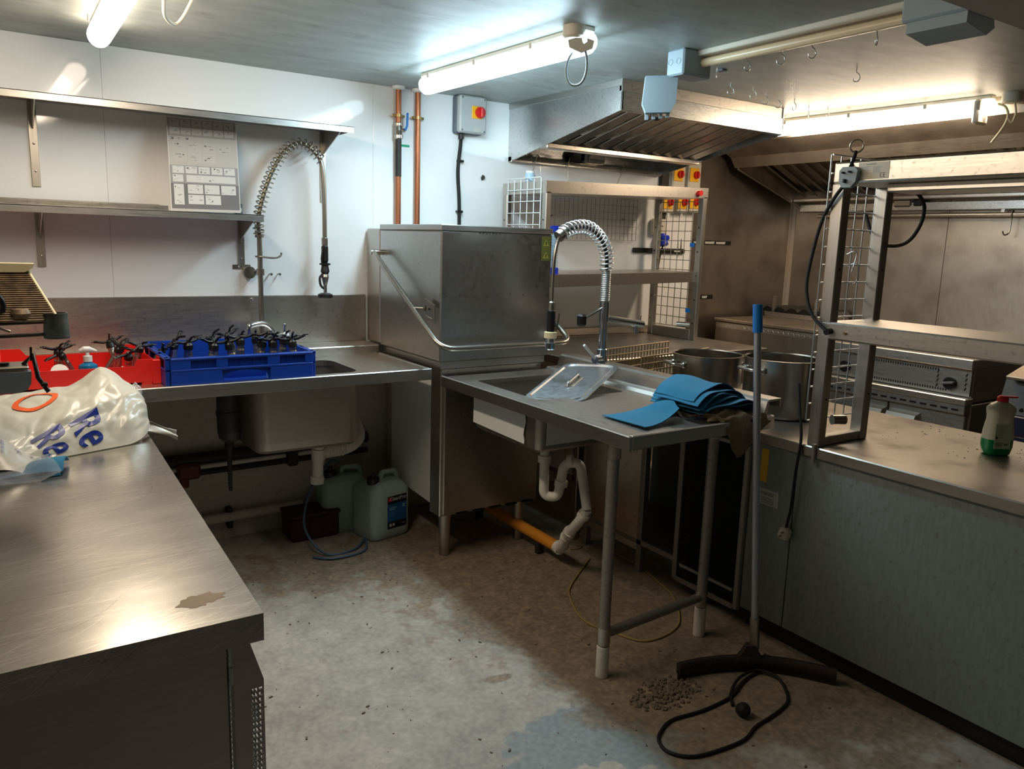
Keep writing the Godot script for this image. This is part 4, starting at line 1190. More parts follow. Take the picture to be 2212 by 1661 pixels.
	t.set_meta("org", Vector3.ZERO)
	var u := (V(2.15, 0.94, -2.50) - V(1.87, 0.87, -2.35)).normalized()
	var w := (V(2.17, 0.94, -2.39) - V(2.12, 0.938, -2.61)).normalized()
	w = (w - u * w.dot(u)).normalized()
	var nn := w.cross(u).normalized()
	if nn.y < 0.0: nn = -nn
	t.transform = Transform3D(Basis(u, nn, w), V(1.955, 0.897, -2.462))
	var rr := []
	for e in [[0.42, 0.25, 0.0], [0.424, 0.254, 0.003], [0.424, 0.254, 0.006], [0.40, 0.23, 0.006], [0.39, 0.22, 0.0], [0.375, 0.205, -0.002], [0.37, 0.2, 0.003], [0.01, 0.01, 0.003]]:
		rr.append(rrect(V(0, e[2], 0), e[0], e[1], minf(0.045, e[1] * 0.4), 6))
	part(t, "lid", G.new().loft(rr, true, true), M.lid)
	part(t, "handle", G.new().tube(fillet([V(-0.06, 0.002, 0), V(-0.05, 0.016, 0), V(0.05, 0.016, 0), V(0.06, 0.002, 0)], 0.012), 0.006, 8), M.lid)
	part(t, "recess", G.new().prism([Vector2(-0.06, -0.02), Vector2(0.06, -0.02), Vector2(0.05, 0.02), Vector2(-0.05, 0.02)], 0.001, xf(V(0, 0.0032, 0), Vector3.RIGHT, Vector3.BACK, Vector3.UP)), M.steel_dirty)
	build_cloths()

func sprung_tap() -> void:
	var z := -2.6
	var x := 2.215
	var t := thing("sprung_tap", "chrome kitchen tap with coiled spring hose on the sink table", "tap", V(x, 0.93, z))
	part(t, "base", G.new().lathe([Vector2(0.026, 0.885), Vector2(0.026, 0.94), Vector2(0.023, 0.945), Vector2(0.022, 1.0), Vector2(0.0175, 1.004)], 20, Transform3D(Basis(), V(x, 0, z))), M.chrome)
	part(t, "column", G.new().cyl(V(x, 1.0, z), V(x, 1.12, z), 0.0175, 18).cyl(V(x, 1.12, z), V(x, 1.205, z), 0.0215, 18), M.chrome)
	var lv := part(t, "lever_housing", G.new().cyl(V(x, 0.96, z), V(x - 0.05, 0.962, z + 0.012), 0.019, 16), M.chrome)
	part(lv, "lever", G.new().tube([V(x - 0.048, 0.965, z + 0.012), V(x - 0.085, 0.995, z + 0.02), V(x - 0.125, 1.028, z + 0.028)], 0.006, 10), M.film)
	var sp := part(t, "spout", G.new().cyl(V(x, 1.135, z), V(x + 0.2, 1.105, z + 0.03), 0.016, 16).cyl(V(x + 0.165, 1.11, z + 0.025), V(x + 0.165, 1.065, z + 0.025), 0.011, 12), M.chrome)
	part(sp, "diverter", G.new().cyl(V(x + 0.185, 1.115, z + 0.028), V(x + 0.187, 1.145, z + 0.028), 0.003, 8), M.chrome)
	var hl := part(t, "holder_arm", G.new().cyl(V(x, 1.185, z), V(x - 0.13, 1.14, z + 0.03), 0.0055, 10), M.chrome)
	part(hl, "holder_clip", G.new().box(V(x - 0.15, 1.135, z + 0.035), V(0.035, 0.05, 0.036), 0.008), M.black)
	part(t, "ribbed_sleeve", G.new().cyl(V(x, 1.205, z), V(x, 1.34, z), 0.0165, 16), M.nickel)
	part(t, "lower_spring", G.new().tube(coil([V(x, 1.208, z), V(x, 1.34, z)], 0.0185, 17, 10), 0.0034, 5), M.spring)
	var spine := curve([V(x, 1.335, z), V(x - 0.003, 1.4, z), V(x - 0.035, 1.46, z + 0.005), V(x - 0.1, 1.508, z + 0.01), V(x - 0.165, 1.516, z + 0.015), V(x - 0.225, 1.503, z + 0.02), V(x - 0.26, 1.485, z + 0.02)], 8)
	part(t, "inner_hose", G.new().tube(spine, 0.008, 10), M.rubber)
	part(t, "spring", G.new().tube(coil(spine, 0.0265, 19, 14), 0.0034, 6), M.spring)
	part(t, "spring_end", G.new().cyl(V(x - 0.245, 1.495, z + 0.02), V(x - 0.278, 1.472, z + 0.02), 0.024, 16), M.nickel)
	part(t, "hose", G.new().tube(curve([V(x - 0.265, 1.48, z + 0.02), V(x - 0.285, 1.44, z + 0.022), V(x - 0.298, 1.36, z + 0.024), V(x - 0.302, 1.2, z + 0.026)], 7), 0.0075, 10), M.nickel)
	var hx := x - 0.302
	var hz := z + 0.026
	part(t, "ferrule", G.new().lathe([Vector2(0.008, 1.215), Vector2(0.0125, 1.21), Vector2(0.014, 1.178)], 14, Transform3D(Basis(), V(hx, 0, hz))), M.nickel)
	var sh := part(t, "spray_handle", G.new().lathe([Vector2(0.014, 1.18), Vector2(0.0165, 1.176), Vector2(0.017, 1.09), Vector2(0.015, 1.086)], 16, Transform3D(Basis(), V(hx, 0, hz))), M.black, "black spray handle")
	part(sh, "ring", G.new().lathe([Vector2(0.017, 1.092), Vector2(0.026, 1.09), Vector2(0.026, 1.066), Vector2(0.017, 1.064)], 18, Transform3D(Basis(), V(hx, 0, hz))), M.cream)
	part(sh, "nozzle", G.new().lathe([Vector2(0.018, 1.066), Vector2(0.019, 1.05), Vector2(0.022, 1.046), Vector2(0.0215, 1.022), Vector2(0.018, 1.018), Vector2(0.0, 1.018)], 18, Transform3D(Basis(), V(hx, 0, hz))), M.chrome)
	part(sh, "trigger", G.new().tube([V(hx + 0.02, 1.06, hz), V(hx + 0.03, 1.12, hz + 0.005), V(hx + 0.036, 1.165, hz + 0.006)], 0.0035, 8), M.nickel)

func build_cloths() -> void:
	var y := 0.8665
	# a single flat cloth with a lifted right edge
	var f := func(u: float, v: float) -> Vector3:
		var p := V(1.735, 0, -2.02).lerp(V(1.73, 0, -1.80), v).lerp(V(2.0, 0, -1.98).lerp(V(1.92, 0, -1.84), v), u)
		var h := 0.004 + 0.05 * pow(u, 2.2) + 0.008 * sin(v * 5.0) * u + 0.006 * v * (1.0 - u)
		return V(p.x, y + h, p.z)
	solo("cleaning_cloth", G.new().grid(16, 10, f, 0.0025), M.cloth, "flat blue cleaning cloth in front of the cloth pile", "cloth", V(1.82, y, -1.92), "blue cloths on the sink table")
	# an arched pile of cloths over the rag
	for k in 7:
		var kk := k
		var g := func(u: float, v: float) -> Vector3:
			var a := lerpf(0.25, 0.93, u)
			var x := lerpf(1.985 - kk * 0.004, 2.275 - kk * 0.008, u) + 0.012 * sin(kk * 2.1) * (1.0 - u)
			var arch := sin(PI * clampf(u * 0.92 + 0.06, 0.0, 1.0))
			var h := 0.012 + (0.036 + kk * 0.0085) * pow(maxf(arch, 0.0), 0.5) + 0.006 * sin(v * 7.0 + kk) * a + 0.005 * sin(u * 9.0 + kk * 1.3) + kk * 0.0025
			var z := lerpf(-2.05 + kk * 0.006, -1.795 + 0.012 * sin(kk * 1.7) - 0.004 * kk, v) + 0.015 * sin(u * 3.0 + kk * 0.4) - 0.06 * u * (1.0 - v)
			return V(x, y + h, z)
		solo("cleaning_cloth", G.new().grid(18, 10, g, 0.0025), M.cloth, ["lowest blue cloth of the arched pile on the beige rag", "second blue cloth from the bottom of the arched pile", "third blue cloth from the bottom of the arched pile", "middle blue cloth of the seven in the arched pile", "third blue cloth from the top of the arched pile", "blue cloth just under the top one of the arched pile", "topmost blue cloth of the arched pile at the drainer end"][k], "cloth", V(2.1, y, -1.92), "blue cloths on the sink table")
	# beige rag under them, hanging over the end
	var r := func(u: float, v: float) -> Vector3:
		var x := lerpf(1.93, 2.26, u) + 0.012 * sin(v * 9.0)
		var n1 := 0.006 * sin(u * 17.0 + v * 6.0) + 0.005 * sin(u * 29.0)
		var top := y + 0.012 + 0.02 * sin(PI * u) * (1.0 - v) + n1
		var s := v * 0.32
		var reach: float = 0.32 - 0.13 * absf(u - 0.55) * 2.0 - 0.14 * (1.0 - smoothstep(0.2, 0.5, u))
		s = minf(s, reach)
		if s < 0.19: return V(x, top, -1.93 + s)
		var dn := s - 0.19
		return V(x - 0.1 * dn, y + 0.006 - dn + n1 * 0.4, -1.738 + 0.006 * sin(u * 13.0) + 0.01 * smoothstep(0.0, 0.03, dn) - 0.008)
	solo("beige_rag", G.new().grid(26, 26, r, 0.002), M.rag, "dirty beige rag hanging over the end of the sink table", "rag", V(2.1, y, -1.8))
	var c := func(u: float, v: float) -> Vector3:
		var a := u * TAU
		var q := v * PI * 0.5
		var k2 := 1.0 + 0.18 * sin(a * 3.0 + v * 5.0)
		return V(2.07 + cos(a) * cos(q) * 0.07 * k2, y + 0.008 + sin(q) * 0.035 * k2, -1.79 + sin(a) * cos(q) * 0.03)
	solo("rag_bunch", G.new().grid(24, 8, c), M.rag, "crumpled beige rag tucked under the blue cloth pile", "rag", V(2.07, y, -1.79))

# ---------- pass counter on the right
func wires(g: G, o: Vector3, ax: Vector3, ay: Vector3, nx: int, ny: int, r: float) -> G:
	for i in nx + 1:
		g.cyl(o + ax * (float(i) / nx), o + ax * (float(i) / nx) + ay, r, 6)
	var off := ax.cross(ay).normalized() * r * 1.6
	for j in ny + 1:
		g.cyl(o + ay * (float(j) / ny) + off, o + ay * (float(j) / ny) + ax + off, r, 6)
	return g

func build_pass() -> void:
	var h := 0.783
	var t := thing("pass_counter", "long stainless pass counter with grey-green front panels", "counter", V(2.75, 0, -1.1))
	part(t, "worktop", G.new().bb(V(2.345, h - 0.04, -2.86), V(3.13, h, 0.9), 0.004), M.steel_pass)
	part(t, "body", G.new().bb(V(2.376, 0.08, -1.878), V(3.1, h - 0.04, 0.9)), M.galv)
	part(t, "panel", G.new().bb(V(2.362, 0.078, -1.876), V(2.376, h - 0.04, -1.684), 0.002), M.galv, "grey-green front panel")
	part(t, "panel", G.new().bb(V(2.362, 0.078, -1.68), V(2.376, h - 0.04, 0.9), 0.002), M.galv, "grey-green front panel")
	part(t, "kickboard", G.new().bb(V(2.4, 0, -1.87), V(2.42, 0.08, 0.9)), M.kick)
	part(t, "sticker", G.new().bb(V(2.361, 0.6, -1.835), V(2.362, 0.725, -1.803)), M.sticker_yellow, "yellow warning strip")
	var w := part(t, "sticker", G.new().bb(V(2.361, 0.515, -1.84), V(2.362, 0.575, -1.745)), M.sticker_white, "white warning label")
	words(w, "lettering", "DANGER", 0.011, M.ink, xf(V(2.3608, 0.558, -1.795), V(0, 0, 1), Vector3.UP, V(-1, 0, 0)))
	for k in 3:
		part(w, "print_line", G.new().bb(V(2.3606, 0.54 - k * 0.009, -1.82), V(2.361, 0.543 - k * 0.009, -1.765)), M.ink_grey)
	part(t, "bolt", G.new().cyl(V(2.34, 0.795, -1.605), V(2.34, 0.73, -1.605), 0.008, 8), M.rusty)
	# refrigeration bay with a black mesh front
	var b := part(t, "condenser_bay", G.new().bb(V(2.42, 0.06, -2.225), V(3.1, h - 0.04, -1.885)), M.mesh_black)
	part(b, "frame", G.new().bb(V(2.352, 0.06, -2.236), V(2.376, h - 0.045, -2.212), 0.002), M.rusty)
	part(b, "frame", G.new().bb(V(2.352, 0.06, -1.905), V(2.376, h - 0.06, -1.885), 0.002), M.film_dull)
	part(b, "frame", G.new().bb(V(2.352, 0.055, -2.212), V(2.376, 0.078, -1.905), 0.002), M.rusty)
	part(b, "frame", G.new().bb(V(2.352, h - 0.075, -2.212), V(2.376, h - 0.06, -1.905), 0.002), M.film_dull)
	part(b, "cross_strip", G.new().bb(V(2.356, 0.125, -2.2), V(2.366, 0.137, -1.915)), M.film_dull)
	var g := G.new()
	wires(g, V(2.365, 0.08, -2.208), V(0, 0, 0.3), V(0, h - 0.145, 0), 30, 62, 0.0019)
	part(b, "mesh", g, M.mesh_black)
	part(b, "castor", G.new().cyl(V(2.4, 0.03, -2.07), V(2.43, 0.03, -2.07), 0.03, 14).bb(V(2.395, 0.03, -2.085), V(2.435, 0.07, -2.055)), M.black)
	part(b, "castor", G.new().cyl(V(2.95, 0.03, -2.07), V(2.98, 0.03, -2.07), 0.03, 14).bb(V(2.945, 0.03, -2.085), V(2.985, 0.07, -2.055)), M.black)
	# open bay beyond it
	var o := part(t, "open_bay", G.new().bb(V(2.8, 0.1, -2.85), V(2.815, h - 0.04, -2.236)), M.galv)
	part(o, "side_panel", G.new().bb(V(2.36, 0.1, -2.85), V(2.376, h - 0.04, -2.46), 0.002), M.steel_dirty)
	part(o, "post", G.new().bb(V(2.36, 0, -2.47), V(2.39, h - 0.04, -2.44), 0.002), M.rusty)
	part(o, "lower_shelf", G.new().bb(V(2.36, 0.13, -2.85), V(2.8, 0.155, -2.236), 0.002), M.rusty)
	part(o, "post", G.new().bb(V(2.36, 0, -2.85), V(2.39, 0.1, -2.82), 0.002), M.rusty)

	# heated gantry standing on the counter
	t = thing("pass_gantry", "two-tier stainless heated gantry on the pass counter", "gantry", V(2.5, h, -0.65))
	var z0 := -1.645
	for e in [[2.352, z0], [2.598, z0], [2.352, 0.24], [2.598, 0.24]]:
		var p := part(t, "post", G.new().bb(V(e[0], h, e[1]), V(e[0] + 0.04, 1.667, e[1] + 0.045), 0.003), M.steel_v)
		for k in 3:
			part(p, "hole", G.new().cyl(V(e[0] + 0.02, 0.95 + k * 0.22, e[1] + 0.045), V(e[0] + 0.02, 0.95 + k * 0.22, e[1] + 0.0455), 0.004, 8), M.black)
	var tb := part(t, "top_box", G.new().bb(V(2.35, 1.667, z0), V(2.64, 1.735, 0.29), 0.006), M.steel_gantry)
	part(tb, "lamp_strip", G.new().bb(V(2.42, 1.64, z0 + 0.15), V(2.57, 1.667, 0.2), 0.004), M.steel_dirty)
	part(t, "shelf", G.new().bb(V(2.35, 1.158, z0 + 0.01), V(2.64, 1.216, 0.28), 0.005), M.steel_gantry)
	part(t, "base_rail", G.new().bb(V(2.392, h, z0), V(2.598, h + 0.03, z0 + 0.04), 0.003), M.steel_v)
	g = G.new()
	wires(g, V(2.345, 0.87, z0 - 0.008), V(0.27, 0, 0), V(0, 0.89, 0), 5, 15, 0.0029)
	part(t, "side_grid", g, M.spring)
	part(t, "roller", G.new().cyl(V(2.47, 0.862, z0 + 0.01), V(2.515, 0.862, z0 + 0.03), 0.018, 14), M.nickel)
	var im := Image.create(120, 60, false, Image.FORMAT_RGB8)
	im.fill(Color(0.8, 0.76, 0.68))
	im.fill_rect(Rect2i(30, 6, 40, 3), gr(0.5))
	for k in 6:
		im.fill_rect(Rect2i(6, 16 + k * 6, 42 - (k * 7) % 13, 2), gr(0.58))
		im.fill_rect(Rect2i(58, 16 + k * 4, 34 - (k * 5) % 11, 2), gr(0.6))
	var pl := card(tb, "rating_plate", V(2.3495, 1.728, -1.555), V(0, 0, 0.105), V(0, -0.052, 0), 0.0005, printed(im, 0.5))
	words(pl, "lettering", "CE", 0.013, M.ink, xf(V(2.3488, 1.687, -1.47), V(0, 0, 1), Vector3.UP, V(-1, 0, 0)))
	part(t, "gland", G.new().cyl(V(2.33, 1.185, -1.598), V(2.352, 1.187, -1.598), 0.012, 12), M.black)
	part(t, "stud", G.new().cyl(V(2.343, 1.185, -1.54), V(2.35, 1.185, -1.54), 0.005, 8), M.brass)
	# plug hanging from a ring hook
	t = thing("hanging_plug", "grey three-pin plug on black cable hanging at the gantry corner", "plug", V(2.33, 1.69, -1.58))
	var f := [Vector2(-0.016, -0.034), Vector2(0.012, -0.034), Vector2(0.026, -0.016), Vector2(0.03, 0.018), Vector2(0.02, 0.03), Vector2(-0.02, 0.03), Vector2(-0.03, 0.018), Vector2(-0.028, -0.02)]
	part(t, "plug_body", G.new().prism(f, 0.024, xf(V(2.346, 1.685, -1.575), V(0.12, 0, 0.99).normalized(), Vector3.UP, V(-0.99, 0, 0.12).normalized())), M.greybox)
	for q in [[-0.011, 0.012], [0.011, 0.014], [-0.003, -0.014]]:
		part(t, "pin", G.new().box(V(2.318, 1.685 + q[1], -1.575 + q[0]), V(0.018, 0.012 if q[1] < 0 else 0.006, 0.006), 0.001), M.ink)
	part(t, "cable", G.new().tube(curve([V(2.335, 1.66, -1.59), V(2.34, 1.62, -1.625), V(2.345, 1.55, -1.665), V(2.347, 1.45, -1.69), V(2.343, 1.33, -1.7), V(2.335, 1.24, -1.665), V(2.333, 1.187, -1.6)], 8), 0.006, 10), M.rubber)
	part(t, "ring", G.new().tube(circle(V(2.38, 1.785, -1.59), 0.02, V(0.5, 0, 0.86), Vector3.UP, 20), 0.003, 6, true), M.nickel)
	part(t, "tie", G.new().tube([V(2.382, 1.768, -1.592), V(2.362, 1.742, -1.584), V(2.338, 1.712, -1.578)], 0.006, 8), M.rubber)
	solo("gantry_cable", G.new().tube(curve([V(2.625, 1.665, -1.53), V(2.65, 1.62, -1.5), V(2.655, 1.56, -1.5), V(2.655, 1.5, -1.53), V(2.655, 1.475, -1.575), V(2.658, 1.48, -1.64), V(2.655, 1.52, -1.68), V(2.655, 1.585, -1.71)], 8), 0.006, 10), M.rubber, "black cable looped behind the pass gantry post", "cable", V(2.65, 1.5, -1.6))
	t = thing("drop_cable", "black cable with white plug hanging down the pass counter front", "cable", V(2.33, 0.45, -1.66))
	part(t, "cable", G.new().tube(curve([V(2.36, 0.99, -1.705), V(2.352, 0.9, -1.685), V(2.34, 0.8, -1.66), V(2.328, 0.68, -1.66), V(2.335, 0.55, -1.67), V(2.34, 0.47, -1.685)], 7), 0.005, 8), M.rubber)
	part(t, "plug", G.new().box(V(2.338, 0.445, -1.688), V(0.035, 0.045, 0.04), 0.008, Basis(Vector3.RIGHT, 0.25)), M.offwhite, "white plug")
	part(t, "pin", G.new().box(V(2.312, 0.44, -1.688), V(0.02, 0.005, 0.006), 0.001), M.nickel)
	part(t, "pin", G.new().box(V(2.312, 0.455, -1.68), V(0.02, 0.005, 0.006), 0.001), M.nickel)
	# pots
	pot("stock_pot", "deep stainless stock pot on the pass counter beside the gantry", V(2.695, h, -2.03), 0.152, 0.235, -1.75)
	pot("stock_pot", "shallower stainless stock pot beside the wire rack", V(2.68, h, -2.42), 0.152, 0.2, -1.9)
	# wire racks
	t = thing("wire_rack", "pale wire cooking basket lying behind the sink table", "basket", V(2.68, h, -2.72))
	g = G.new()
	wires(g, V(2.43, h + 0.045, -2.84), V(0.42, 0.02, 0.0), V(0.0, 0.0, 0.26), 21, 9, 0.0032)
	part(t, "base_grid", g, M.wire_rack)
	g = G.new()
	wires(g, V(2.43, h + 0.045, -2.58), V(0.42, 0.02, 0), V(0, 0.13, 0.0), 21, 4, 0.0032)
	part(t, "front_grid", g, M.wire_rack)
	g = G.new()
	wires(g, V(2.43, h + 0.045, -2.84), V(0.42, 0.02, 0), V(0, 0.13, 0.0), 21, 4, 0.0032)
	part(t, "back_grid", g, M.wire_rack)
	for e in [[2.44, -2.83], [2.84, -2.83], [2.44, -2.59], [2.84, -2.59]]:
		part(t, "foot", G.new().cyl(V(e[0], h, e[1]), V(e[0], h + 0.06, e[1]), 0.005, 8), M.wire_rack)
	# washing-up liquid
	t = thing("detergent_bottle", "washing-up liquid bottle with red cap and a little green liquid", "bottle", V(2.85, h, -1.255))
	t.set_meta("org", Vector3.ZERO)
	t.rotation.y = deg_to_rad(-32)
	var prof := [[0.0, 0.036], [0.004, 0.044], [0.03, 0.05], [0.055, 0.05], [0.09, 0.047], [0.12, 0.042], [0.135, 0.042], [0.152, 0.046], [0.162, 0.045], [0.175, 0.034], [0.183, 0.018], [0.186, 0.015]]
	var lo := []
	var hi := []
	for e in prof:
		var ring := rrect(V(0, e[0], 0), e[1] * 2.0, e[1] * 1.25, e[1] * 0.55, 5)
		if e[0] <= 0.055: lo.append(ring)
		if e[0] >= 0.055: hi.append(ring)
	part(t, "liquid", G.new().loft(lo, true, true, true), M.green_liquid, "green liquid in the base")
	part(t, "bottle", G.new().loft(hi, false, true, true), M.bottle_white)
	var cap := part(t, "cap", G.new().lathe([Vector2(0.018, 0.184), Vector2(0.018, 0.196), Vector2(0.012, 0.203), Vector2(0.004, 0.204)], 16), M.red, "red cap")
	part(cap, "flip_lid", G.new().box(V(0.03, 0.199, 0), V(0.04, 0.006, 0.014), 0.002), M.red)
	im = Image.create(100, 120, false, Image.FORMAT_RGB8)
	im.fill(Color(0.6, 0.66, 0.58))
	for k in 9: im.fill_rect(Rect2i(14, 8 + k * 7, 60 - (k * 11) % 23, 2), Color(0.42, 0.47, 0.41))
	im.fill_rect(Rect2i(6, 60, 12, 12), Color(0.1, 0.12, 0.1))
	for k in 14: im.fill_rect(Rect2i(8 + k * 3, 88, 1 + k % 2, 20), Color(0.2, 0.3, 0.22))
	im.fill_rect(Rect2i(62, 94, 22, 8), Color(0.25, 0.35, 0.27))
	card(t, "label", V(-0.03, 0.11, 0.0305), V(0.056, 0, 0), V(0, -0.085, 0.0015), 0.0008, printed(im, 0.45))

func pass_crumbs() -> void:
	rng.seed = 501
	var g := G.new()
	for k in 90:
		var x := rng.randf_range(2.68, 3.1)
		var z := rng.randf_range(-1.6, -0.7)
		var s := rng.randf_range(0.001, 0.0028)
		g.box(V(x, 0.783 + s * 0.3, z), V(s * 2.2, s * 0.6, s), 0.0, Basis(Vector3.UP, rng.randf() * 3.0))
	var t := thing("pass_crumbs", "dark crumbs scattered on the pass counter around the detergent bottle", "crumbs", V(2.7, 0.783, -1.2), "", "stuff")
	part(t, "crumbs", g, M.crumb)
	var residue := []
	for k in 30:
		var a := TAU * k / 30.0
		residue.append(Vector2(cos(a) * 0.13, sin(a) * 0.085) * (1.0 + rng.randf_range(-0.22, 0.18)))
	solo("dried_residue", G.new().prism(residue, 0.0004, xf(V(2.93, 0.783, -1.1), Vector3.RIGHT, Vector3.FORWARD, Vector3.UP)), M.residue, "dried pale residue on the pass counter beside the detergent bottle", "stain", V(2.93, 0.783, -1.1))
	for e in [[2.50, 1.44, -0.3], [2.515, 1.40, 0.25]]:
		solo("grid_hook", G.new().tube(curve([V(e[0], e[1], -1.665), V(e[0] + 0.004, e[1] + 0.012, -1.64), V(e[0] + 0.008, e[1], -1.632), V(e[0] + 0.004 + e[2] * 0.03, e[1] - 0.05, -1.634), V(e[0] - 0.006, e[1] - 0.06, -1.636)], 5), 0.002, 6), M.spring, "bent wire hook hanging on the wire side of the pass gantry", "hook", V(e[0], e[1], -1.65), "hooks on the gantry grid")

func circle(c: Vector3, r: float, ax: Vector3, ay: Vector3, k: int, a0 := 0.0, a1 := TAU) -> Array:
	var out := []
	var full := absf(a1 - a0 - TAU) < 1e-4
	for i in (k if full else k + 1):
		var a := lerpf(a0, a1, float(i) / k)
		out.append(c + ax.normalized() * cos(a) * r + ay.normalized() * sin(a) * r)
	return out

func pot(called: String, label: String, at: Vector3, r: float, h: float, turn: float) -> void:
	var t := thing(called, label, "pot", at)
	t.set_meta("org", Vector3.ZERO)
	t.rotation.y = turn
	part(t, "body", G.new().lathe([Vector2(r - 0.012, 0), Vector2(r - 0.002, 0.006), Vector2(r, 0.014), Vector2(r, h - 0.004), Vector2(r + 0.005, h - 0.002), Vector2(r + 0.005, h), Vector2(r - 0.002, h + 0.001), Vector2(r - 0.004, h - 0.004), Vector2(r - 0.004, 0.012), Vector2(r - 0.012, 0.008), Vector2(0.0, 0.008)], 48), M.steel_pot)
	for s in [-1.0, 1.0]:
		var hd := part(t, "handle", G.new().tube(fillet([V(-0.05, h - 0.045, s * (r - 0.006)), V(-0.05, h - 0.04, s * (r + 0.04)), V(0.05, h - 0.04, s * (r + 0.04)), V(0.05, h - 0.045, s * (r - 0.006))], 0.025), 0.007, 10), M.nickel)
		for q in [-0.05, 0.05]:
			part(hd, "rivet_plate", G.new().box(V(q, h - 0.044, s * (r - 0.004)), V(0.03, 0.024, 0.012), 0.004), M.nickel)

func build_floor_things() -> void:
	# squeegee leaning on the end of the sink table
	var t := thing("floor_squeegee", "floor squeegee with blue grip leaning on the sink table end", "squeegee", V(2.142, 0, -1.62))
	part(t, "pole", G.new().cyl(V(2.142, 0.07, -1.622), V(2.142, 1.19, -1.727), 0.0125, 14), M.alu)
	part(t, "grip", G.new().cyl(V(2.142, 1.175, -1.7255), V(2.142, 1.268, -1.7345), 0.0165, 14), M.blue, "blue grip")
	part(t, "socket", G.new().lathe([Vector2(0.015, 0.0), Vector2(0.0165, 0.005), Vector2(0.016, 0.13), Vector2(0.0145, 0.135)], 14, Transform3D(Basis(Vector3.RIGHT, -0.094), V(2.142, 0.06, -1.621))), M.nickel)
	part(t, "yoke", G.new().prism([Vector2(-0.05, 0), Vector2(0.05, 0), Vector2(0.03, 0.03), Vector2(0.016, 0.06), Vector2(-0.016, 0.06), Vector2(-0.03, 0.03)], 0.03, xf(V(2.137, 0.04, -1.638), V(0.75, 0, 0.66).normalized(), Vector3.UP, V(-0.66, 0, 0.75).normalized())), M.squeegee)
	var arc := curve([V(1.868, 0, -1.712), V(1.95, 0, -1.70), V(2.05, 0, -1.665), V(2.142, 0, -1.612), V(2.23, 0, -1.53), V(2.31, 0, -1.41)], 6)
	var g := G.new()
	for s in [[0.0, 0.034, 0.004], [0.022, 0.058, 0.011]]:
		var rings := []
		for i in arc.size():
			var d: Vector3 = (arc[mini(i + 1, arc.size() - 1)] - arc[maxi(i - 1, 0)]).normalized()
			var nn := d.cross(Vector3.UP)
			rings.append([arc[i] + nn * s[2] + V(0, s[0], 0), arc[i] + nn * s[2] + V(0, s[1], 0), arc[i] - nn * s[2] + V(0, s[1], 0), arc[i] - nn * s[2] + V(0, s[0], 0)])
		g = G.new().loft(rings)
		part(t, "rubber_blade" if s[0] == 0.0 else "blade_holder", g, M.squeegee)
	for i in [3, 7, 11, 15, 19, 23, 27]:
		part(t, "rivet", G.new().cyl(arc[i] + V(0.004, 0.045, 0.0125), arc[i] + V(0.002, 0.045, 0.009), 0.0045, 8), M.black)
	# black flex with plug on the floor
	t = thing("floor_flex", "black flex looped on the floor ending in a black plug", "cable", V(1.85, 0, -1.5))
	var pts := [V(2.258, 0.006, -1.666), V(2.256, 0.006, -1.624), V(2.180, 0.006, -1.602), V(2.065, 0.006, -1.588), V(1.941, 0.006, -1.543), V(1.796, 0.006, -1.536), V(1.681, 0.006, -1.550), V(1.603, 0.006, -1.523), V(1.564, 0.006, -1.486), V(1.559, 0.006, -1.436), V(1.603, 0.006, -1.390), V(1.693, 0.006, -1.370), V(1.797, 0.006, -1.366), V(1.876, 0.006, -1.391), V(1.974, 0.006, -1.402), V(2.071, 0.006, -1.424), V(2.125, 0.006, -1.470), V(2.156, 0.016, -1.527), V(2.149, 0.016, -1.577), V(2.118, 0.016, -1.602), V(2.027, 0.016, -1.591), V(1.948, 0.006, -1.551), V(1.905, 0.006, -1.506)]
	part(t, "flex", G.new().tube(curve(pts, 6), 0.0052, 8), M.rubber)
	var pp := V(1.892, 0.020, -1.454)
	part(t, "plug", G.new().lathe([Vector2(0.016, -0.02), Vector2(0.021, -0.014), Vector2(0.022, 0.006), Vector2(0.018, 0.018), Vector2(0.009, 0.024)], 14, Transform3D(Basis(Vector3.RIGHT, 0.9) * Basis(Vector3.BACK, 0.4), pp + V(0, 0.004, 0))), M.rubber)
	# yellow-grey cable under the table
	pts = [V(2.270, 0.005, -2.675), V(2.016, 0.005, -2.489), V(1.933, 0.005, -2.392), V(1.855, 0.005, -2.203), V(1.894, 0.005, -2.061), V(1.961, 0.005, -1.956), V(2.149, 0.005, -1.988), V(2.311, 0.005, -2.175), V(2.365, 0.005, -2.327), V(2.408, 0.005, -2.492), V(2.412, 0.005, -2.658)]
	solo("yellow_flex", G.new().tube(curve(pts, 8), 0.0036, 8), M.yellow_cord, "thin yellowish cable snaking on the floor under the sink table", "cable", V(2.0, 0, -2.2))
	pts = [V(2.252, 0.004, -2.803), V(2.321, 0.004, -2.804), V(2.393, 0.004, -2.924), V(2.353, 0.004, -3.005)]
	solo("thin_flex", G.new().tube(curve(pts, 6), 0.0025, 6), M.yellow_cord, "short curl of thin pale wire beside the white trap elbow", "wire", V(2.3, 0, -2.85))
	# broken concrete patch
	var c := thing("rubble_patch", "patch of broken concrete crumbs on the floor before the squeegee", "rubble", V(1.76, 0, -1.68), "", "stuff")
	rng.seed = 77
	g = G.new()
	for k in 260:
		var a := rng.randf() * TAU
		var q := sqrt(rng.randf())
		var s := rng.randf_range(0.004, 0.013) * (1.2 - 0.5 * q)
		var p := V(1.77 + cos(a) * q * 0.14, s * 0.25, -1.675 + sin(a) * q * 0.085)
		g.box(p, V(s * 1.4, s * 0.9, s), s * 0.2, Basis.from_euler(Vector3(rng.randf_range(-0.5, 0.5), rng.randf() * 3.0, rng.randf_range(-0.5, 0.5))))
	part(c, "crumbs", g, M.crumb)
	# crumbs and scraps scattered on the floor
	g = G.new()
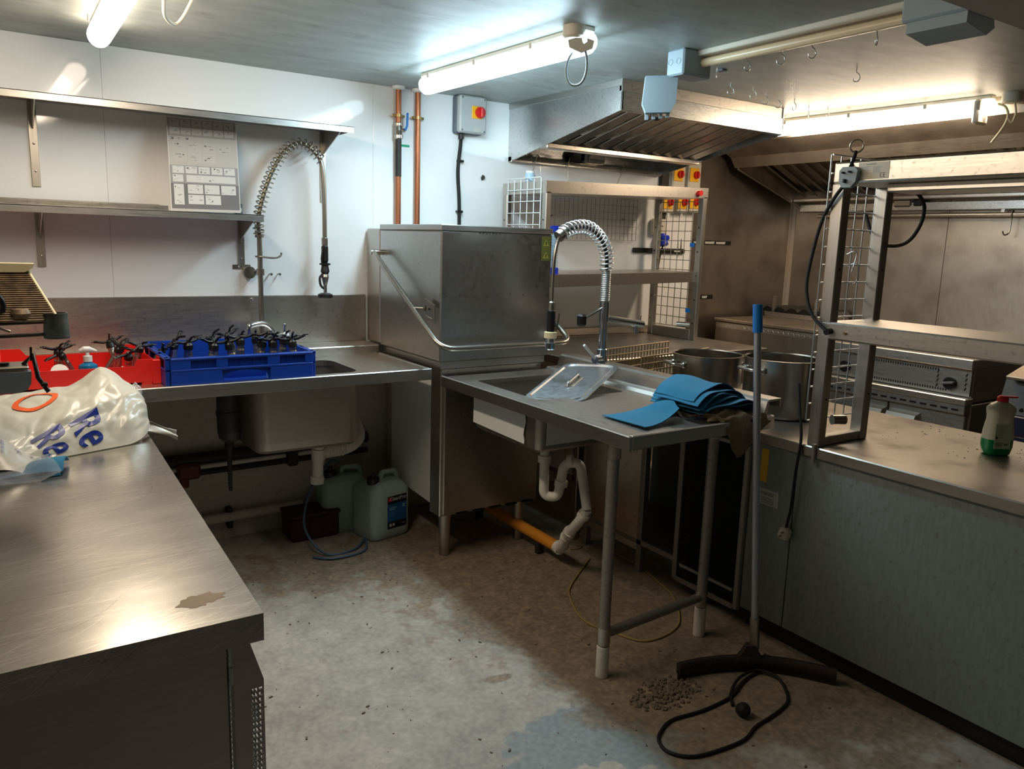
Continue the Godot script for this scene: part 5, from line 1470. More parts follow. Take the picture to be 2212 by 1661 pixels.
	for k in 160:
		var x := rng.randf_range(0.5, 2.3)
		var z := rng.randf_range(-3.3, -1.1)
		var s := rng.randf_range(0.002, 0.006)
		g.box(V(x, s * 0.3, z), V(s * 2.0, s * 0.6, s), 0.0, Basis(Vector3.UP, rng.randf() * 3.0))
	c = thing("floor_scraps", "small dark scraps scattered over the concrete floor", "scraps", V(1.4, 0, -2.2), "", "stuff")
	part(c, "scraps", g, M.crumb)

# ---------- back counter, rear gantry and the wall behind
func build_back() -> void:
	var t := thing("back_counter", "stainless counter in the corner under the extractor hood", "counter", V(2.95, 0, -3.3))
	part(t, "worktop", G.new().bb(V(2.335, 0.86, -3.745), V(3.67, 0.9, -2.88), 0.004), M.steel_pass)
	part(t, "upstand", G.new().bb(V(2.335, 0.9, -3.745), V(3.67, 0.945, -3.725), 0.003), M.steel_dirty)
	part(t, "undershelf", G.new().bb(V(2.35, 0.3, -3.7), V(3.64, 0.33, -2.92), 0.003), M.steel_dirty)
	for p in [[2.37, -2.92], [3.63, -2.92], [2.37, -3.69], [3.63, -3.69]]:
		part(t, "leg", G.new().bb(V(p[0] - 0.02, 0, p[1] - 0.02), V(p[0] + 0.02, 0.86, p[1] + 0.02), 0.002), M.steel_v)
	t = thing("rear_gantry", "two-tier stainless gantry with wire sides on the corner counter", "gantry", V(2.95, 0.9, -3.5))
	for e in [[2.378, -3.32], [2.378, -3.68], [3.498, -3.32], [3.498, -3.68]]:
		var p := part(t, "post", G.new().bb(V(e[0], 0.9, e[1]), V(e[0] + 0.032, 1.7 if e[0] < 3.0 else 1.735, e[1] + 0.04), 0.003), M.steel_v)
		for k in 5:
			part(p, "hole", G.new().cyl(V(e[0] - 0.001, 1.0 + k * 0.14, e[1] + 0.02), V(e[0], 1.0 + k * 0.14, e[1] + 0.02), 0.005, 8), M.black)
	var tb := part(t, "top_box", G.new().prism([Vector2(2.377, 1.692), Vector2(3.532, 1.727), Vector2(3.532, 1.784), Vector2(2.377, 1.752)], 0.4, xf(V(0, 0, -3.68), Vector3.RIGHT, Vector3.UP, Vector3.BACK)), M.steel_gantry)
	part(tb, "indicator", G.new().cyl(V(3.455, 1.752, -3.28), V(3.455, 1.752, -3.262), 0.016, 14), M.red, "red indicator lamp")
	part(t, "shelf", G.new().prism([Vector2(2.4, 1.218), Vector2(3.51, 1.246), Vector2(3.51, 1.304), Vector2(2.4, 1.284)], 0.38, xf(V(0, 0, -3.68), Vector3.RIGHT, Vector3.UP, Vector3.BACK)), M.steel_gantry)
	part(t, "base_rail", G.new().bb(V(3.498, 0.9, -3.64), V(3.53, 0.96, -3.32), 0.003), M.steel_v)
	part(t, "base_rail", G.new().bb(V(2.378, 0.9, -3.64), V(2.41, 0.96, -3.32), 0.003), M.steel_v)
	part(t, "side_grid", wires(G.new(), V(2.372, 0.95, -3.62), V(0, 0, 0.3), V(0, 0.82, 0), 5, 14, 0.0026), M.wire_white, "white wire side grid")
	part(t, "side_grid", wires(G.new(), V(3.515, 0.97, -3.64), V(0, 0, 0.32), V(0, 0.74, 0), 6, 13, 0.0024), M.wire)
	for e in [1.46, 1.075]:
		part(t, "blue_tab", G.new().bb(V(3.494, e - 0.012, -3.36), V(3.498, e + 0.012, -3.325)), M.blue)
	part(t, "bar_stub", G.new().cyl(V(3.49, 0.985, -3.42), V(3.54, 0.985, -3.36), 0.016, 12), M.nickel)
	t = thing("capped_tube", "clear ribbed tube with blue caps on the rear gantry shelf", "tube", V(2.5, 1.284, -3.36))
	part(t, "tube", G.new().lathe(ribs(0.019, 1.305, 1.505, 24), 14, Transform3D(Basis(), V(2.5, 0, -3.36))), M.tube_clear)
	for y in [1.286, 1.5]:
		part(t, "cap", G.new().lathe([Vector2(0.026, y), Vector2(0.026, y + 0.03), Vector2(0.02, y + 0.034)], 14, Transform3D(Basis(), V(2.5, 0, -3.36))), M.blue_cap, "blue cap")
	t = thing("small_jar", "small clear jar on top of the white wire gantry side", "jar", V(2.39, 1.752, -3.5))
	part(t, "glass", G.new().lathe([Vector2(0.022, 1.752), Vector2(0.026, 1.756), Vector2(0.026, 1.79), Vector2(0.02, 1.8)], 16, Transform3D(Basis(), V(2.4, 0, -3.46))), M.tube_clear)
	part(t, "lid", G.new().lathe([Vector2(0.022, 1.798), Vector2(0.022, 1.808), Vector2(0, 1.81)], 16, Transform3D(Basis(), V(2.4, 0, -3.46))), M.film)
	# wire rack on the wall
	solo("wall_grid", wires(G.new(), V(2.67, 1.475, WZ + 0.02), V(0.73, 0, 0), V(0, 0.245, 0), 22, 6, 0.0018).cyl(V(2.75, 1.6, WZ), V(2.75, 1.6, WZ + 0.022), 0.006, 8).cyl(V(3.3, 1.6, WZ), V(3.3, 1.6, WZ + 0.022), 0.006, 8), M.wire, "steel wire grid fixed on the white wall behind the gantry", "wire grid", V(3.03, 1.475, WZ))
	t = thing("knife_rack", "black magnetic knife rack on the white wall", "knife rack", V(3.6, 1.405, WZ))
	part(t, "bar", G.new().bb(V(3.395, 1.402, WZ), V(3.84, 1.433, WZ + 0.02), 0.004), M.black)
	part(t, "knife", G.new().prism([Vector2(0, 0), Vector2(0.012, 0), Vector2(0.006, 0.1), Vector2(0.0, 0.09)], 0.003, xf(V(3.79, 1.4, WZ + 0.022), Vector3.RIGHT, Vector3.UP, Vector3.BACK)), M.nickel)
	part(t, "label", G.new().bb(V(3.74, 1.412, WZ + 0.02), V(3.79, 1.424, WZ + 0.021)), M.sticker_white)
	# switches
	for e in [[3.705, 1.895, 0.11, 0.17, "left of the upper pair of wall isolators beside the hood"], [3.845, 1.9, 0.11, 0.17, "right of the upper pair of wall isolators beside the hood"], [3.632, 1.72, 0.095, 0.13, "lower isolator switch next to the dark trunking"], [3.757, 1.727, 0.095, 0.13, "middle isolator switch of the lower row"], [3.862, 1.733, 0.095, 0.13, "lower isolator switch next to the steel wall sheet"]]:
		isolator("beige isolator with red knob, " + e[4], V(e[0], e[1], WZ), V(e[2], e[3], 0.06), false)
	solo("cable_trunking", G.new().bb(V(3.585, 1.6, WZ), V(3.64, 2.0, WZ + 0.03), 0.003), M.pipe_dark, "dark vertical cable trunking beside the isolators", "trunking", V(3.61, 1.6, WZ))
	t = thing("wall_socket", "beige wall socket with blue industrial plug", "socket", V(3.575, 1.5, WZ))
	part(t, "box", G.new().bb(V(3.525, 1.515, WZ), V(3.645, 1.615, WZ + 0.05), 0.012), M.offwhite)
	part(t, "blue_plug", G.new().cyl(V(3.6, 1.515, WZ + 0.045), V(3.595, 1.455, WZ + 0.075), 0.027, 14).box(V(3.6, 1.5, WZ + 0.065), V(0.06, 0.03, 0.05), 0.008), M.blue_cap, "blue plug")
	part(t, "cable", G.new().tube(curve([V(3.597, 1.46, WZ + 0.07), V(3.592, 1.4, WZ + 0.05), V(3.585, 1.2, WZ + 0.03), V(3.588, 1.1, WZ + 0.03), V(3.58, 0.95, WZ + 0.03)], 6), 0.005, 8), M.rubber)
	part(t, "lettering_plate", G.new().bb(V(3.555, 1.565, WZ + 0.05), V(3.6, 1.575, WZ + 0.0508)), M.ink_grey)
	for e in [[3.92, 4.29, 1.48, 3], [3.97, 4.15, 1.117, 2]]:
		t = thing("label_strip", "black holder strip with %s white labels on the steel wall" % ["", "", "two", "three"][e[3]], "label strip", V(e[0], e[2], WZ))
		part(t, "strip", G.new().bb(V(e[0], e[2] - 0.014, WZ), V(e[1], e[2] + 0.014, WZ + 0.004)), M.black)
		for k in e[3]:
			var w: float = (e[1] - e[0] - 0.05) / e[3]
			part(t, "white_label", G.new().prism([Vector2(0, -0.008), Vector2(w - 0.02, -0.008), Vector2(w - 0.015, 0.009), Vector2(0.01, 0.006), Vector2(0.0, 0.009)], 0.001, xf(V(e[0] + 0.01 + k * w, e[2], WZ + 0.004), Vector3.RIGHT, Vector3.UP, Vector3.BACK)), M.sticker_white)

func ribs(r: float, y0: float, y1: float, k: int) -> Array:
	var out := []
	for i in k * 2 + 1:
		out.append(Vector2(r + (0.0015 if i % 2 else 0.0), lerpf(y0, y1, i / float(k * 2))))
	return out

# ---------- extraction
func build_hoods() -> void:
	var x0 := 2.45
	var x1 := 3.575
	var zf := -2.83
	var t := thing("extractor_hood", "stainless wedge-shaped extractor hood above the corner counter", "hood", V(3.0, 1.87, -3.3))
	var side := [Vector2(WZ, 1.875), Vector2(zf, 2.045), Vector2(zf, CH), Vector2(WZ, CH)]
	part(t, "side_panel", G.new().prism(side, 0.008, xf(V(x0, 0, 0), Vector3.BACK, Vector3.UP, Vector3.RIGHT)), M.steel_hood)
	part(t, "side_panel", G.new().prism(side, 0.008, xf(V(x1 - 0.008, 0, 0), Vector3.BACK, Vector3.UP, Vector3.RIGHT)), M.steel_hood)
	part(t, "fascia", G.new().bb(V(x0, 2.045, zf - 0.008), V(x1, 2.128, zf), 0.002), M.steel_hood)
	part(t, "top_strip", G.new().bb(V(x0, 2.128, zf - 0.02), V(x1, CH, zf - 0.006), 0.001), M.steel_dirty)
	part(t, "side_flange", G.new().bb(V(x0 - 0.004, 2.15, WZ), V(x0, CH, zf), 0.001), M.steel)
	part(t, "front_lip", G.new().bb(V(x0 + 0.008, 2.045, zf - 0.03), V(x1 - 0.008, 2.051, zf - 0.008)), M.steel_hood)
	part(t, "rear_gutter", G.new().bb(V(x0, 1.875, WZ), V(x1, 1.905, WZ + 0.035), 0.003), M.steel_hood)
	part(t, "filter_trough", G.new().bb(V(x0 + 0.008, 1.925, -3.47), V(x1 - 0.008, 1.95, -3.40), 0.003), M.steel_dirty)
	part(t, "inner_back", G.new().bb(V(x0 + 0.008, 1.905, WZ), V(x1 - 0.008, CH, WZ + 0.005)), M.steel_hood)
	var bs := Basis(Vector3.RIGHT, -atan2(2.075 - 1.955, 0.52))
	for k in 11:
		var x := x0 + 0.07 + k * 0.098
		part(t, "baffle", G.new().box(V(x, 2.015, -3.145), V(0.05, 0.006, 0.53), 0.002, bs * Basis(Vector3.BACK, -0.3)), M.baffle)
		part(t, "baffle_back", G.new().box(V(x + 0.049, 2.072, -3.15), V(0.09, 0.004, 0.53), 0.001, bs), M.steel_dirty)
	var l := part(t, "bulkhead_lamp", G.new().bb(V(2.93, 1.905, -3.74), V(3.08, 1.965, -3.67), 0.012), M.nickel)
	part(l, "lens", G.new().bb(V(2.945, 1.91, -3.67), V(3.065, 1.955, -3.655), 0.006), M.glass_lamp)
	part(l, "cable_box", G.new().bb(V(2.85, 1.91, -3.74), V(2.92, 1.965, -3.69), 0.008), M.black)
	part(t, "cable_ring", G.new().tube(circle(V(2.655, 2.05, -2.82), 0.024, V(1, 0, 0.2), Vector3.UP, 20), 0.008, 8, true), M.rubber)
	rng.seed = 4
	for e in [[2.60, 2.565, 1.762], [2.83, 2.835, 1.77], [3.24, 3.19, 1.78]]:
		solo("wire_hook", G.new().tube(curve([V(e[0] + 0.03, 1.9, WZ + 0.05), V(e[0] + 0.025, 1.925, WZ + 0.035), V(e[0] + 0.008, 1.92, WZ + 0.05), V(e[0], 1.88, WZ + 0.045), V(e[1], e[2], WZ + 0.05)], 5), 0.003, 6), M.wire, "thin wire hook hanging from the rear edge of the hood", "hook", V(e[0], 1.8, WZ + 0.04), "wire hooks on the hood edge")

	# big canopy over the cooking line
	x0 = 4.15
	t = thing("cooking_canopy", "long dark extraction canopy over the cooking line", "canopy", V(4.5, 1.73, -1.5))
	# the front is undercut: it leans away under the ceiling tube
	part(t, "fascia", G.new().prism([Vector2(4.0, CH), Vector2(4.0, 2.098), Vector2(4.15, 2.03), Vector2(4.155, 2.036), Vector2(4.008, 2.103), Vector2(4.008, CH)], 4.58, xf(V(0, 0, -3.68), Vector3.RIGHT, Vector3.UP, Vector3.BACK)), M.steel_canopy)
	part(t, "lower_fascia", G.new().prism([Vector2(4.15, 2.03), Vector2(4.195, 1.968), Vector2(4.202, 1.972), Vector2(4.158, 2.036)], 4.58, xf(V(0, 0, -3.68), Vector3.RIGHT, Vector3.UP, Vector3.BACK)), M.steel_canopy)
	part(t, "end_panel", G.new().prism([Vector2(4.195, 1.965), Vector2(WX, 1.73), Vector2(WX, CH), Vector2(4.008, CH), Vector2(4.008, 2.1), Vector2(4.15, 2.03)], 0.008, xf(V(0, 0, -3.66), Vector3.RIGHT, Vector3.UP, Vector3.BACK)), M.steel_canopy)
	part(t, "end_rim", G.new().cyl(V(4.2, 1.962, -3.655), V(WX - 0.01, 1.73, -3.655), 0.008, 8), M.steel_canopy)
	part(t, "rear_gutter", G.new().bb(V(WX - 0.06, 1.715, -3.65), V(WX, 1.765, 0.9), 0.003), M.steel_hood)
	part(t, "hanging_rail", G.new().cyl(V(WX - 0.05, 1.685, -3.5), V(WX - 0.05, 1.685, 0.9), 0.014, 10), M.steel_dirty)
	for z in [-3.45, -2.3, -1.0]:
		part(t, "rail_bracket", G.new().bb(V(WX - 0.055, 1.685, z), V(WX - 0.045, 1.72, z + 0.02)), M.steel_dirty)
	part(t, "filter_trough", G.new().bb(V(WX - 0.14, 1.78, -3.65), V(WX - 0.07, 1.80, 0.9), 0.003), M.steel_dirty)
	bs = Basis(Vector3.BACK, -atan2(0.24, 0.6))
	for k in 38:
		var z := -3.58 + k * 0.095
		part(t, "baffle", G.new().box(V(4.5, 1.945, z), V(0.66, 0.006, 0.05), 0.002, bs * Basis(Vector3.RIGHT, 0.35)), M.canopy_baffle)
	part(t, "filter_back", G.new().box(V(4.52, 1.985, -1.4), V(0.7, 0.004, 4.4), 0.0, bs), M.steel_dirty)
	l = part(t, "bulkhead_lamp", G.new().bb(V(WX - 0.07, 1.735, -2.95), V(WX - 0.005, 1.785, -2.83), 0.01), M.nickel)
	part(l, "cable_box", G.new().bb(V(WX - 0.07, 1.74, -2.82), V(WX - 0.01, 1.785, -2.76), 0.008), M.black)
	solo("butcher_hook", G.new().tube(curve([V(WX - 0.035, 1.69, -2.235), V(WX - 0.05, 1.705, -2.235), V(WX - 0.066, 1.69, -2.235), V(WX - 0.06, 1.66, -2.235), V(WX - 0.062, 1.6, -2.235), V(WX - 0.07, 1.575, -2.24), V(WX - 0.09, 1.57, -2.25), V(WX - 0.1, 1.59, -2.255)], 5), 0.004, 8), M.nickel, "steel butcher hook on the rail behind the cooking line", "hook", V(WX - 0.06, 1.6, -2.235))

# ---------- cooking line behind the pass
func build_cooking() -> void:
	var x := 4.1
	var t := thing("cooking_range", "greasy stainless range with black pan supports in the corner", "range", V(4.5, 0, -3.25))
	part(t, "body", G.new().bb(V(x, 0.08, -3.66), V(4.9, 0.965, -2.87), 0.006), M.steel_wall)
	part(t, "top", G.new().bb(V(x - 0.01, 0.965, -3.665), V(4.9, 0.985, -2.865), 0.003), M.steel_wall)
	part(t, "shelf_back", G.new().bb(V(4.6, 0.985, -3.665), V(4.9, 1.02, -3.2), 0.003), M.steel_gantry)
	var p := part(t, "perforated_strip", G.new().bb(V(x - 0.004, 0.925, -3.65), V(x, 0.955, -2.88)), M.steel_gantry)
	for k in 40:
		part(p, "perforation", G.new().box(V(x - 0.0045, 0.94, -3.64 + k * 0.019), V(0.002, 0.014, 0.007), 0.0, Basis(Vector3.RIGHT, 0.6 if k % 2 else -0.6)), M.steel_dirty)
	for k in 5:
		part(t, "pan_support", G.new().prism([Vector2(-0.06, 0), Vector2(0.06, 0), Vector2(0.03, 0.028), Vector2(-0.01, 0.036)], 0.3, xf(V(4.6, 1.02, -3.64 + k * 0.1), Vector3.BACK, Vector3.UP, Vector3.RIGHT)), M.black)
	for z in [-3.6, -3.26]:
		part(t, "post", G.new().bb(V(4.6, 1.02, z), V(4.62, 1.13, z + 0.02)), M.steel_v)
	t = thing("flat_grill", "grey countertop gas grill with rotary knob behind the pass", "grill", V(4.5, 0, -2.37))
	part(t, "body", G.new().bb(V(x + 0.03, 0.71, -2.78), V(4.85, 0.9, -1.965), 0.004), M.steel_front)
	part(t, "top_plate", G.new().bb(V(x - 0.02, 0.885, -2.79), V(4.86, 0.936, -1.955), 0.004), M.steel_grill)
	var f := part(t, "front_panel", G.new().bb(V(x + 0.015, 0.742, -2.775), V(x + 0.03, 0.886, -1.97), 0.002), M.steel_grill)
	for r in [[0.862, -2.6, -2.13, 34], [0.762, -2.6, -2.08, 38]]:
		for k in r[3]:
			part(f, "vent_slot", G.new().bb(V(x + 0.0135, r[0] - 0.006, lerpf(r[1], r[2], k / float(r[3]))), V(x + 0.0155, r[0] + 0.006, lerpf(r[1], r[2], k / float(r[3])) + 0.006)), M.black)
	for z in [-2.14, -1.995]:
		for k in 4:
			part(f, "side_slot", G.new().box(V(x + 0.0145, 0.78 + k * 0.024, z), V(0.002, 0.018, 0.006), 0.0, Basis(Vector3.RIGHT, 0.4)), M.black)
	for z in [-2.07, -2.67]:
		var k := part(f, "knob", G.new().cyl(V(x + 0.015, 0.8, z), V(x - 0.005, 0.8, z), 0.032, 18), M.black)
		part(k, "knob_bar", G.new().box(V(x - 0.014, 0.803, z), V(0.02, 0.012, 0.06), 0.003, Basis(Vector3.RIGHT, -0.2)), M.grey_dark)
	part(t, "ledge", G.new().bb(V(x - 0.045, 0.705, -2.79), V(x + 0.03, 0.738, -1.955), 0.004), M.steel_gantry)
	t = thing("oven_base", "grey stainless double-door oven base under the gas grill", "oven", V(4.5, 0, -2.37))
	part(t, "body", G.new().bb(V(x + 0.02, 0.06, -2.79), V(4.88, 0.704, -1.955), 0.004), M.steel_front)
	var vt := part(t, "vent_rail", G.new().bb(V(x - 0.035, 0.655, -2.785), V(x + 0.02, 0.703, -1.96), 0.003), M.steel_grill)
	for k in 14:
		part(vt, "slot", G.new().bb(V(x - 0.037, 0.672, -2.74 + k * 0.055), V(x - 0.034, 0.682, -2.705 + k * 0.055)), M.black)
	for e in [[-2.78, -2.38], [-2.372, -1.965]]:
		var d := part(t, "door", G.new().bb(V(x - 0.01, 0.1, e[0]), V(x + 0.02, 0.65, e[1]), 0.004), M.steel_grill)
		var zc: float = e[0] + (0.32 if e[0] < -2.5 else 0.1)
		part(d, "handle", G.new().prism([Vector2(0, 0), Vector2(-0.05, -0.012), Vector2(-0.06, -0.03), Vector2(-0.055, -0.032), Vector2(-0.045, -0.018), Vector2(0, -0.006)], 0.16, xf(V(x - 0.01, 0.62, zc - 0.08), Vector3.RIGHT, Vector3.UP, Vector3.BACK)), M.nickel)
	t = thing("deep_fryer", "dark fryer with navy lower band at the far right of the line", "fryer", V(4.5, 0, -1.4))
	part(t, "body", G.new().bb(V(x + 0.01, 0.06, -1.83), V(4.88, 0.7, -1.1), 0.004), M.steel_front)
	part(t, "control_panel", G.new().prism([Vector2(x + 0.0, 0.7), Vector2(4.85, 0.7), Vector2(4.85, 0.93), Vector2(x + 0.05, 0.86)], 0.72, xf(V(0, 0, -1.825), Vector3.RIGHT, Vector3.UP, Vector3.BACK)), M.fryer)
	part(t, "flap", G.new().box(V(x + 0.08, 0.9, -1.6), V(0.2, 0.018, 0.4), 0.004, Basis(Vector3.BACK, 0.25)), M.steel_gantry)
	part(t, "navy_band", G.new().bb(V(x - 0.01, 0.6, -1.82), V(x + 0.01, 0.695, -1.11), 0.004), M.navy)
	part(t, "navy_door", G.new().bb(V(x - 0.004, 0.1, -1.81), V(x + 0.01, 0.59, -1.12), 0.004), M.navy)
	for k in 3:
		part(t, "button", G.new().cyl(V(x + 0.0, 0.725, -1.72 + k * 0.06), V(x + 0.02, 0.73, -1.72 + k * 0.06), 0.008, 10), M.black)

# ---------- foreground counter and what stands on it
func build_foreground() -> void:
	var t := thing("prep_counter", "low refrigerated prep counter with brushed steel top and mesh vent", "counter", V(-0.5, 0, -1.9))
	part(t, "worktop", G.new().prism([Vector2(-1.4, 1.096), Vector2(0.309, 1.096), Vector2(0.366, 2.85), Vector2(-1.4, 2.85)], 0.043, xf(V(0, 0.9, 0), Vector3.RIGHT, Vector3.FORWARD, Vector3.DOWN)), M.steel_top)
	part(t, "body", G.new().bb(V(-1.38, 0.06, -2.8), V(0.262, 0.857, -1.14)), M.steel_front)
	part(t, "front_panel", G.new().bb(V(-1.38, 0.06, -1.14), V(0.262, 0.852, -1.118), 0.003), M.steel_front)
	part(t, "corner_panel", G.new().prism([Vector2(0.268, 0.06), Vector2(0.293, 0.06), Vector2(0.293, 0.77), Vector2(0.313, 0.77), Vector2(0.313, 0.782), Vector2(0.292, 0.852), Vector2(0.268, 0.852)], 0.02, xf(V(0, 0, -1.138), Vector3.RIGHT, Vector3.UP, Vector3.BACK)), M.steel_front)
	var g := G.new()
	for k in 72:
		var y := 0.062 + k * 0.0098
		for c in 2:
			var x := 0.293 + c * 0.01
			g.box(V(x + 0.005, y + 0.001, -1.126), V(0.0115, 0.0022, 0.003), 0.0, Basis(Vector3.BACK, 0.28))
			g.box(V(x + 0.0035, y + 0.0055, -1.126), V(0.002, 0.0095, 0.003), 0.0, Basis(Vector3.BACK, 0.5))
	g.bb(V(0.3125, 0.06, -1.128), V(0.3145, 0.77, -1.124))
	part(t, "vent_mesh", g, M.steel_front)
	g = G.new()
	for k in 60:
		g.box(V(0.313, 0.07 + k * 0.0117, -1.9), V(0.002, 0.003, 1.5), 0.0)
	for k in 75:
		g.box(V(0.313, 0.41, -1.14 - k * 0.02), V(0.002, 0.7, 0.003), 0.0, Basis(Vector3.RIGHT, 0.02))
	part(t, "side_mesh", g, M.steel_front)
	part(t, "side_cover", G.new().bb(V(0.293, 0.772, -2.7), V(0.313, 0.785, -1.14)), M.steel_front)
	part(t, "sealant", G.new().tube(curve([V(0.265, 0.815, -1.1165), V(0.2645, 0.805, -1.116), V(0.2655, 0.797, -1.1165), V(0.265, 0.787, -1.116)], 3), 0.0028, 6), M.white)
	for p in [[-1.3, -1.25], [0.2, -1.25], [-1.3, -2.7], [0.2, -2.7]]:
		part(t, "foot", G.new().cyl(V(p[0], 0, p[1]), V(p[0], 0.062, p[1]), 0.025, 12), M.black)
	# dried spill, thin and irregular
	var poly := []
	rng.seed = 31
	for k in 26:
		var a := TAU * k / 26
		var r := 0.024 * (1.0 + 0.45 * sin(a * 2.0 + 1.0) * 0.6 + rng.randf_range(-0.25, 0.25))
		poly.append(Vector2(cos(a) * r * 1.15, sin(a) * r))
	solo("dried_spill", G.new().prism(poly, 0.0003, xf(V(0.24, 0.9, -1.185), Vector3.RIGHT, Vector3.FORWARD, Vector3.UP)), M.spill, "dried beige spill on the prep counter corner", "stain", V(0.24, 0.9, -1.185))
	carrier_bags()
	slicer()

var bag_noise := FastNoiseLite.new()
var bag_folds := FastNoiseLite.new()
func bag_point(u: float, v: float) -> Vector3:
	# u along the bag (left to right), v round its section: front face, top face, back
	var x := lerpf(-0.36, 0.35, u)
	var s := clampf((x + 0.1) / 0.445, 0.0, 1.0)
	var zf := lerpf(-2.05, -2.21, s)
	var pts := [Vector2(zf, 0.902), Vector2(zf - lerpf(0.03, 0.09, s), lerpf(0.93, 1.035, s)), Vector2(-2.47, 1.005 + 0.025 * s + 0.05 * exp(-pow((x - 0.265) / 0.05, 2.0))), Vector2(-2.6, 0.902)]
	var f := clampf(v, 0.0, 1.0) * 3.0
	var i := mini(int(f), 2)
	var p: Vector2 = pts[i].lerp(pts[i + 1], f - i)
	var bulge := sin(PI * (f - i))
	p += Vector2([0.012, 0.0, -0.02][i], [0.0, 0.012, 0.0][i]) * bulge
	var k := 1.0
	if u > 0.9:
		k = sqrt(maxf(0.0, 1.0 - pow((u - 0.9) / 0.104, 2.0)))
	p = Vector2(-2.33, 0.955).lerp(p, lerpf(0.3, 1.0, k))
	p.y = maxf(p.y, 0.902)
	var n := bag_noise.get_noise_2d(u * 300.0, v * 190.0)
	var n2 := bag_folds.get_noise_2d(u * 120.0, v * 70.0)
	var d := (n * 0.014 + n2 * 0.012) * minf(1.0, sin(PI * v) * 1.6)
	return V(x + d * 0.2, maxf(p.y + d * 0.8, 0.9015), p.x + d * 0.6)

func on_bag(u: float, v: float, lift: float) -> Vector3:
	var p := bag_point(u, v)
	var a := bag_point(u + 0.004, v) - p
	var b := bag_point(u, v + 0.004) - p
	var n := a.cross(b).normalized()
	if n.dot(V(0, 0.5, 1)) < 0.0: n = -n
	return p + n * lift

# lettering laid on the bag's surface, reading down its front
func bag_words(t: Node3D, s: String, u0: float, v0: float, size: float, m: Material, turn: float, bold := true) -> void:
	var tm := TextMesh.new()
	var f := SystemFont.new()
	f.font_names = PackedStringArray(["Droid Sans"])
	if bold: f.font_weight = 700
	tm.font = f
	tm.font_size = 64
	tm.pixel_size = 0.01
	tm.depth = 0.0
	tm.curve_step = 2.0
	tm.text = s
	tm.horizontal_alignment = HORIZONTAL_ALIGNMENT_LEFT
	var a := tm.get_mesh_arrays()
	var vs: PackedVector3Array = a[Mesh.ARRAY_VERTEX]
	var ix: PackedInt32Array = a[Mesh.ARRAY_INDEX]
	var g := G.new()
	var P := []
	var c := cos(turn)
	var sn := sin(turn)
	for p in vs:
		var q := Vector2(p.x * c - p.y * sn, p.x * sn + p.y * c) * size
		P.append(on_bag(clampf(u0 + q.x / 0.7, 0.0, 0.99), clampf(v0 + q.y / 0.42, 0.01, 0.99), 0.0022))
	for i in range(0, ix.size(), 3):
		var A: Vector3 = P[ix[i]]
		var B: Vector3 = P[ix[i + 1]]
		var C: Vector3 = P[ix[i + 2]]
		var n := (B - A).cross(C - A)
		if n.length() < 1e-12: continue
		n = n.normalized()
		if n.dot(V(0, 0.6, 1)) < 0.0: n = -n
		g.t3(A, B, C, n, n, n)
	part(t, "print", g, m)

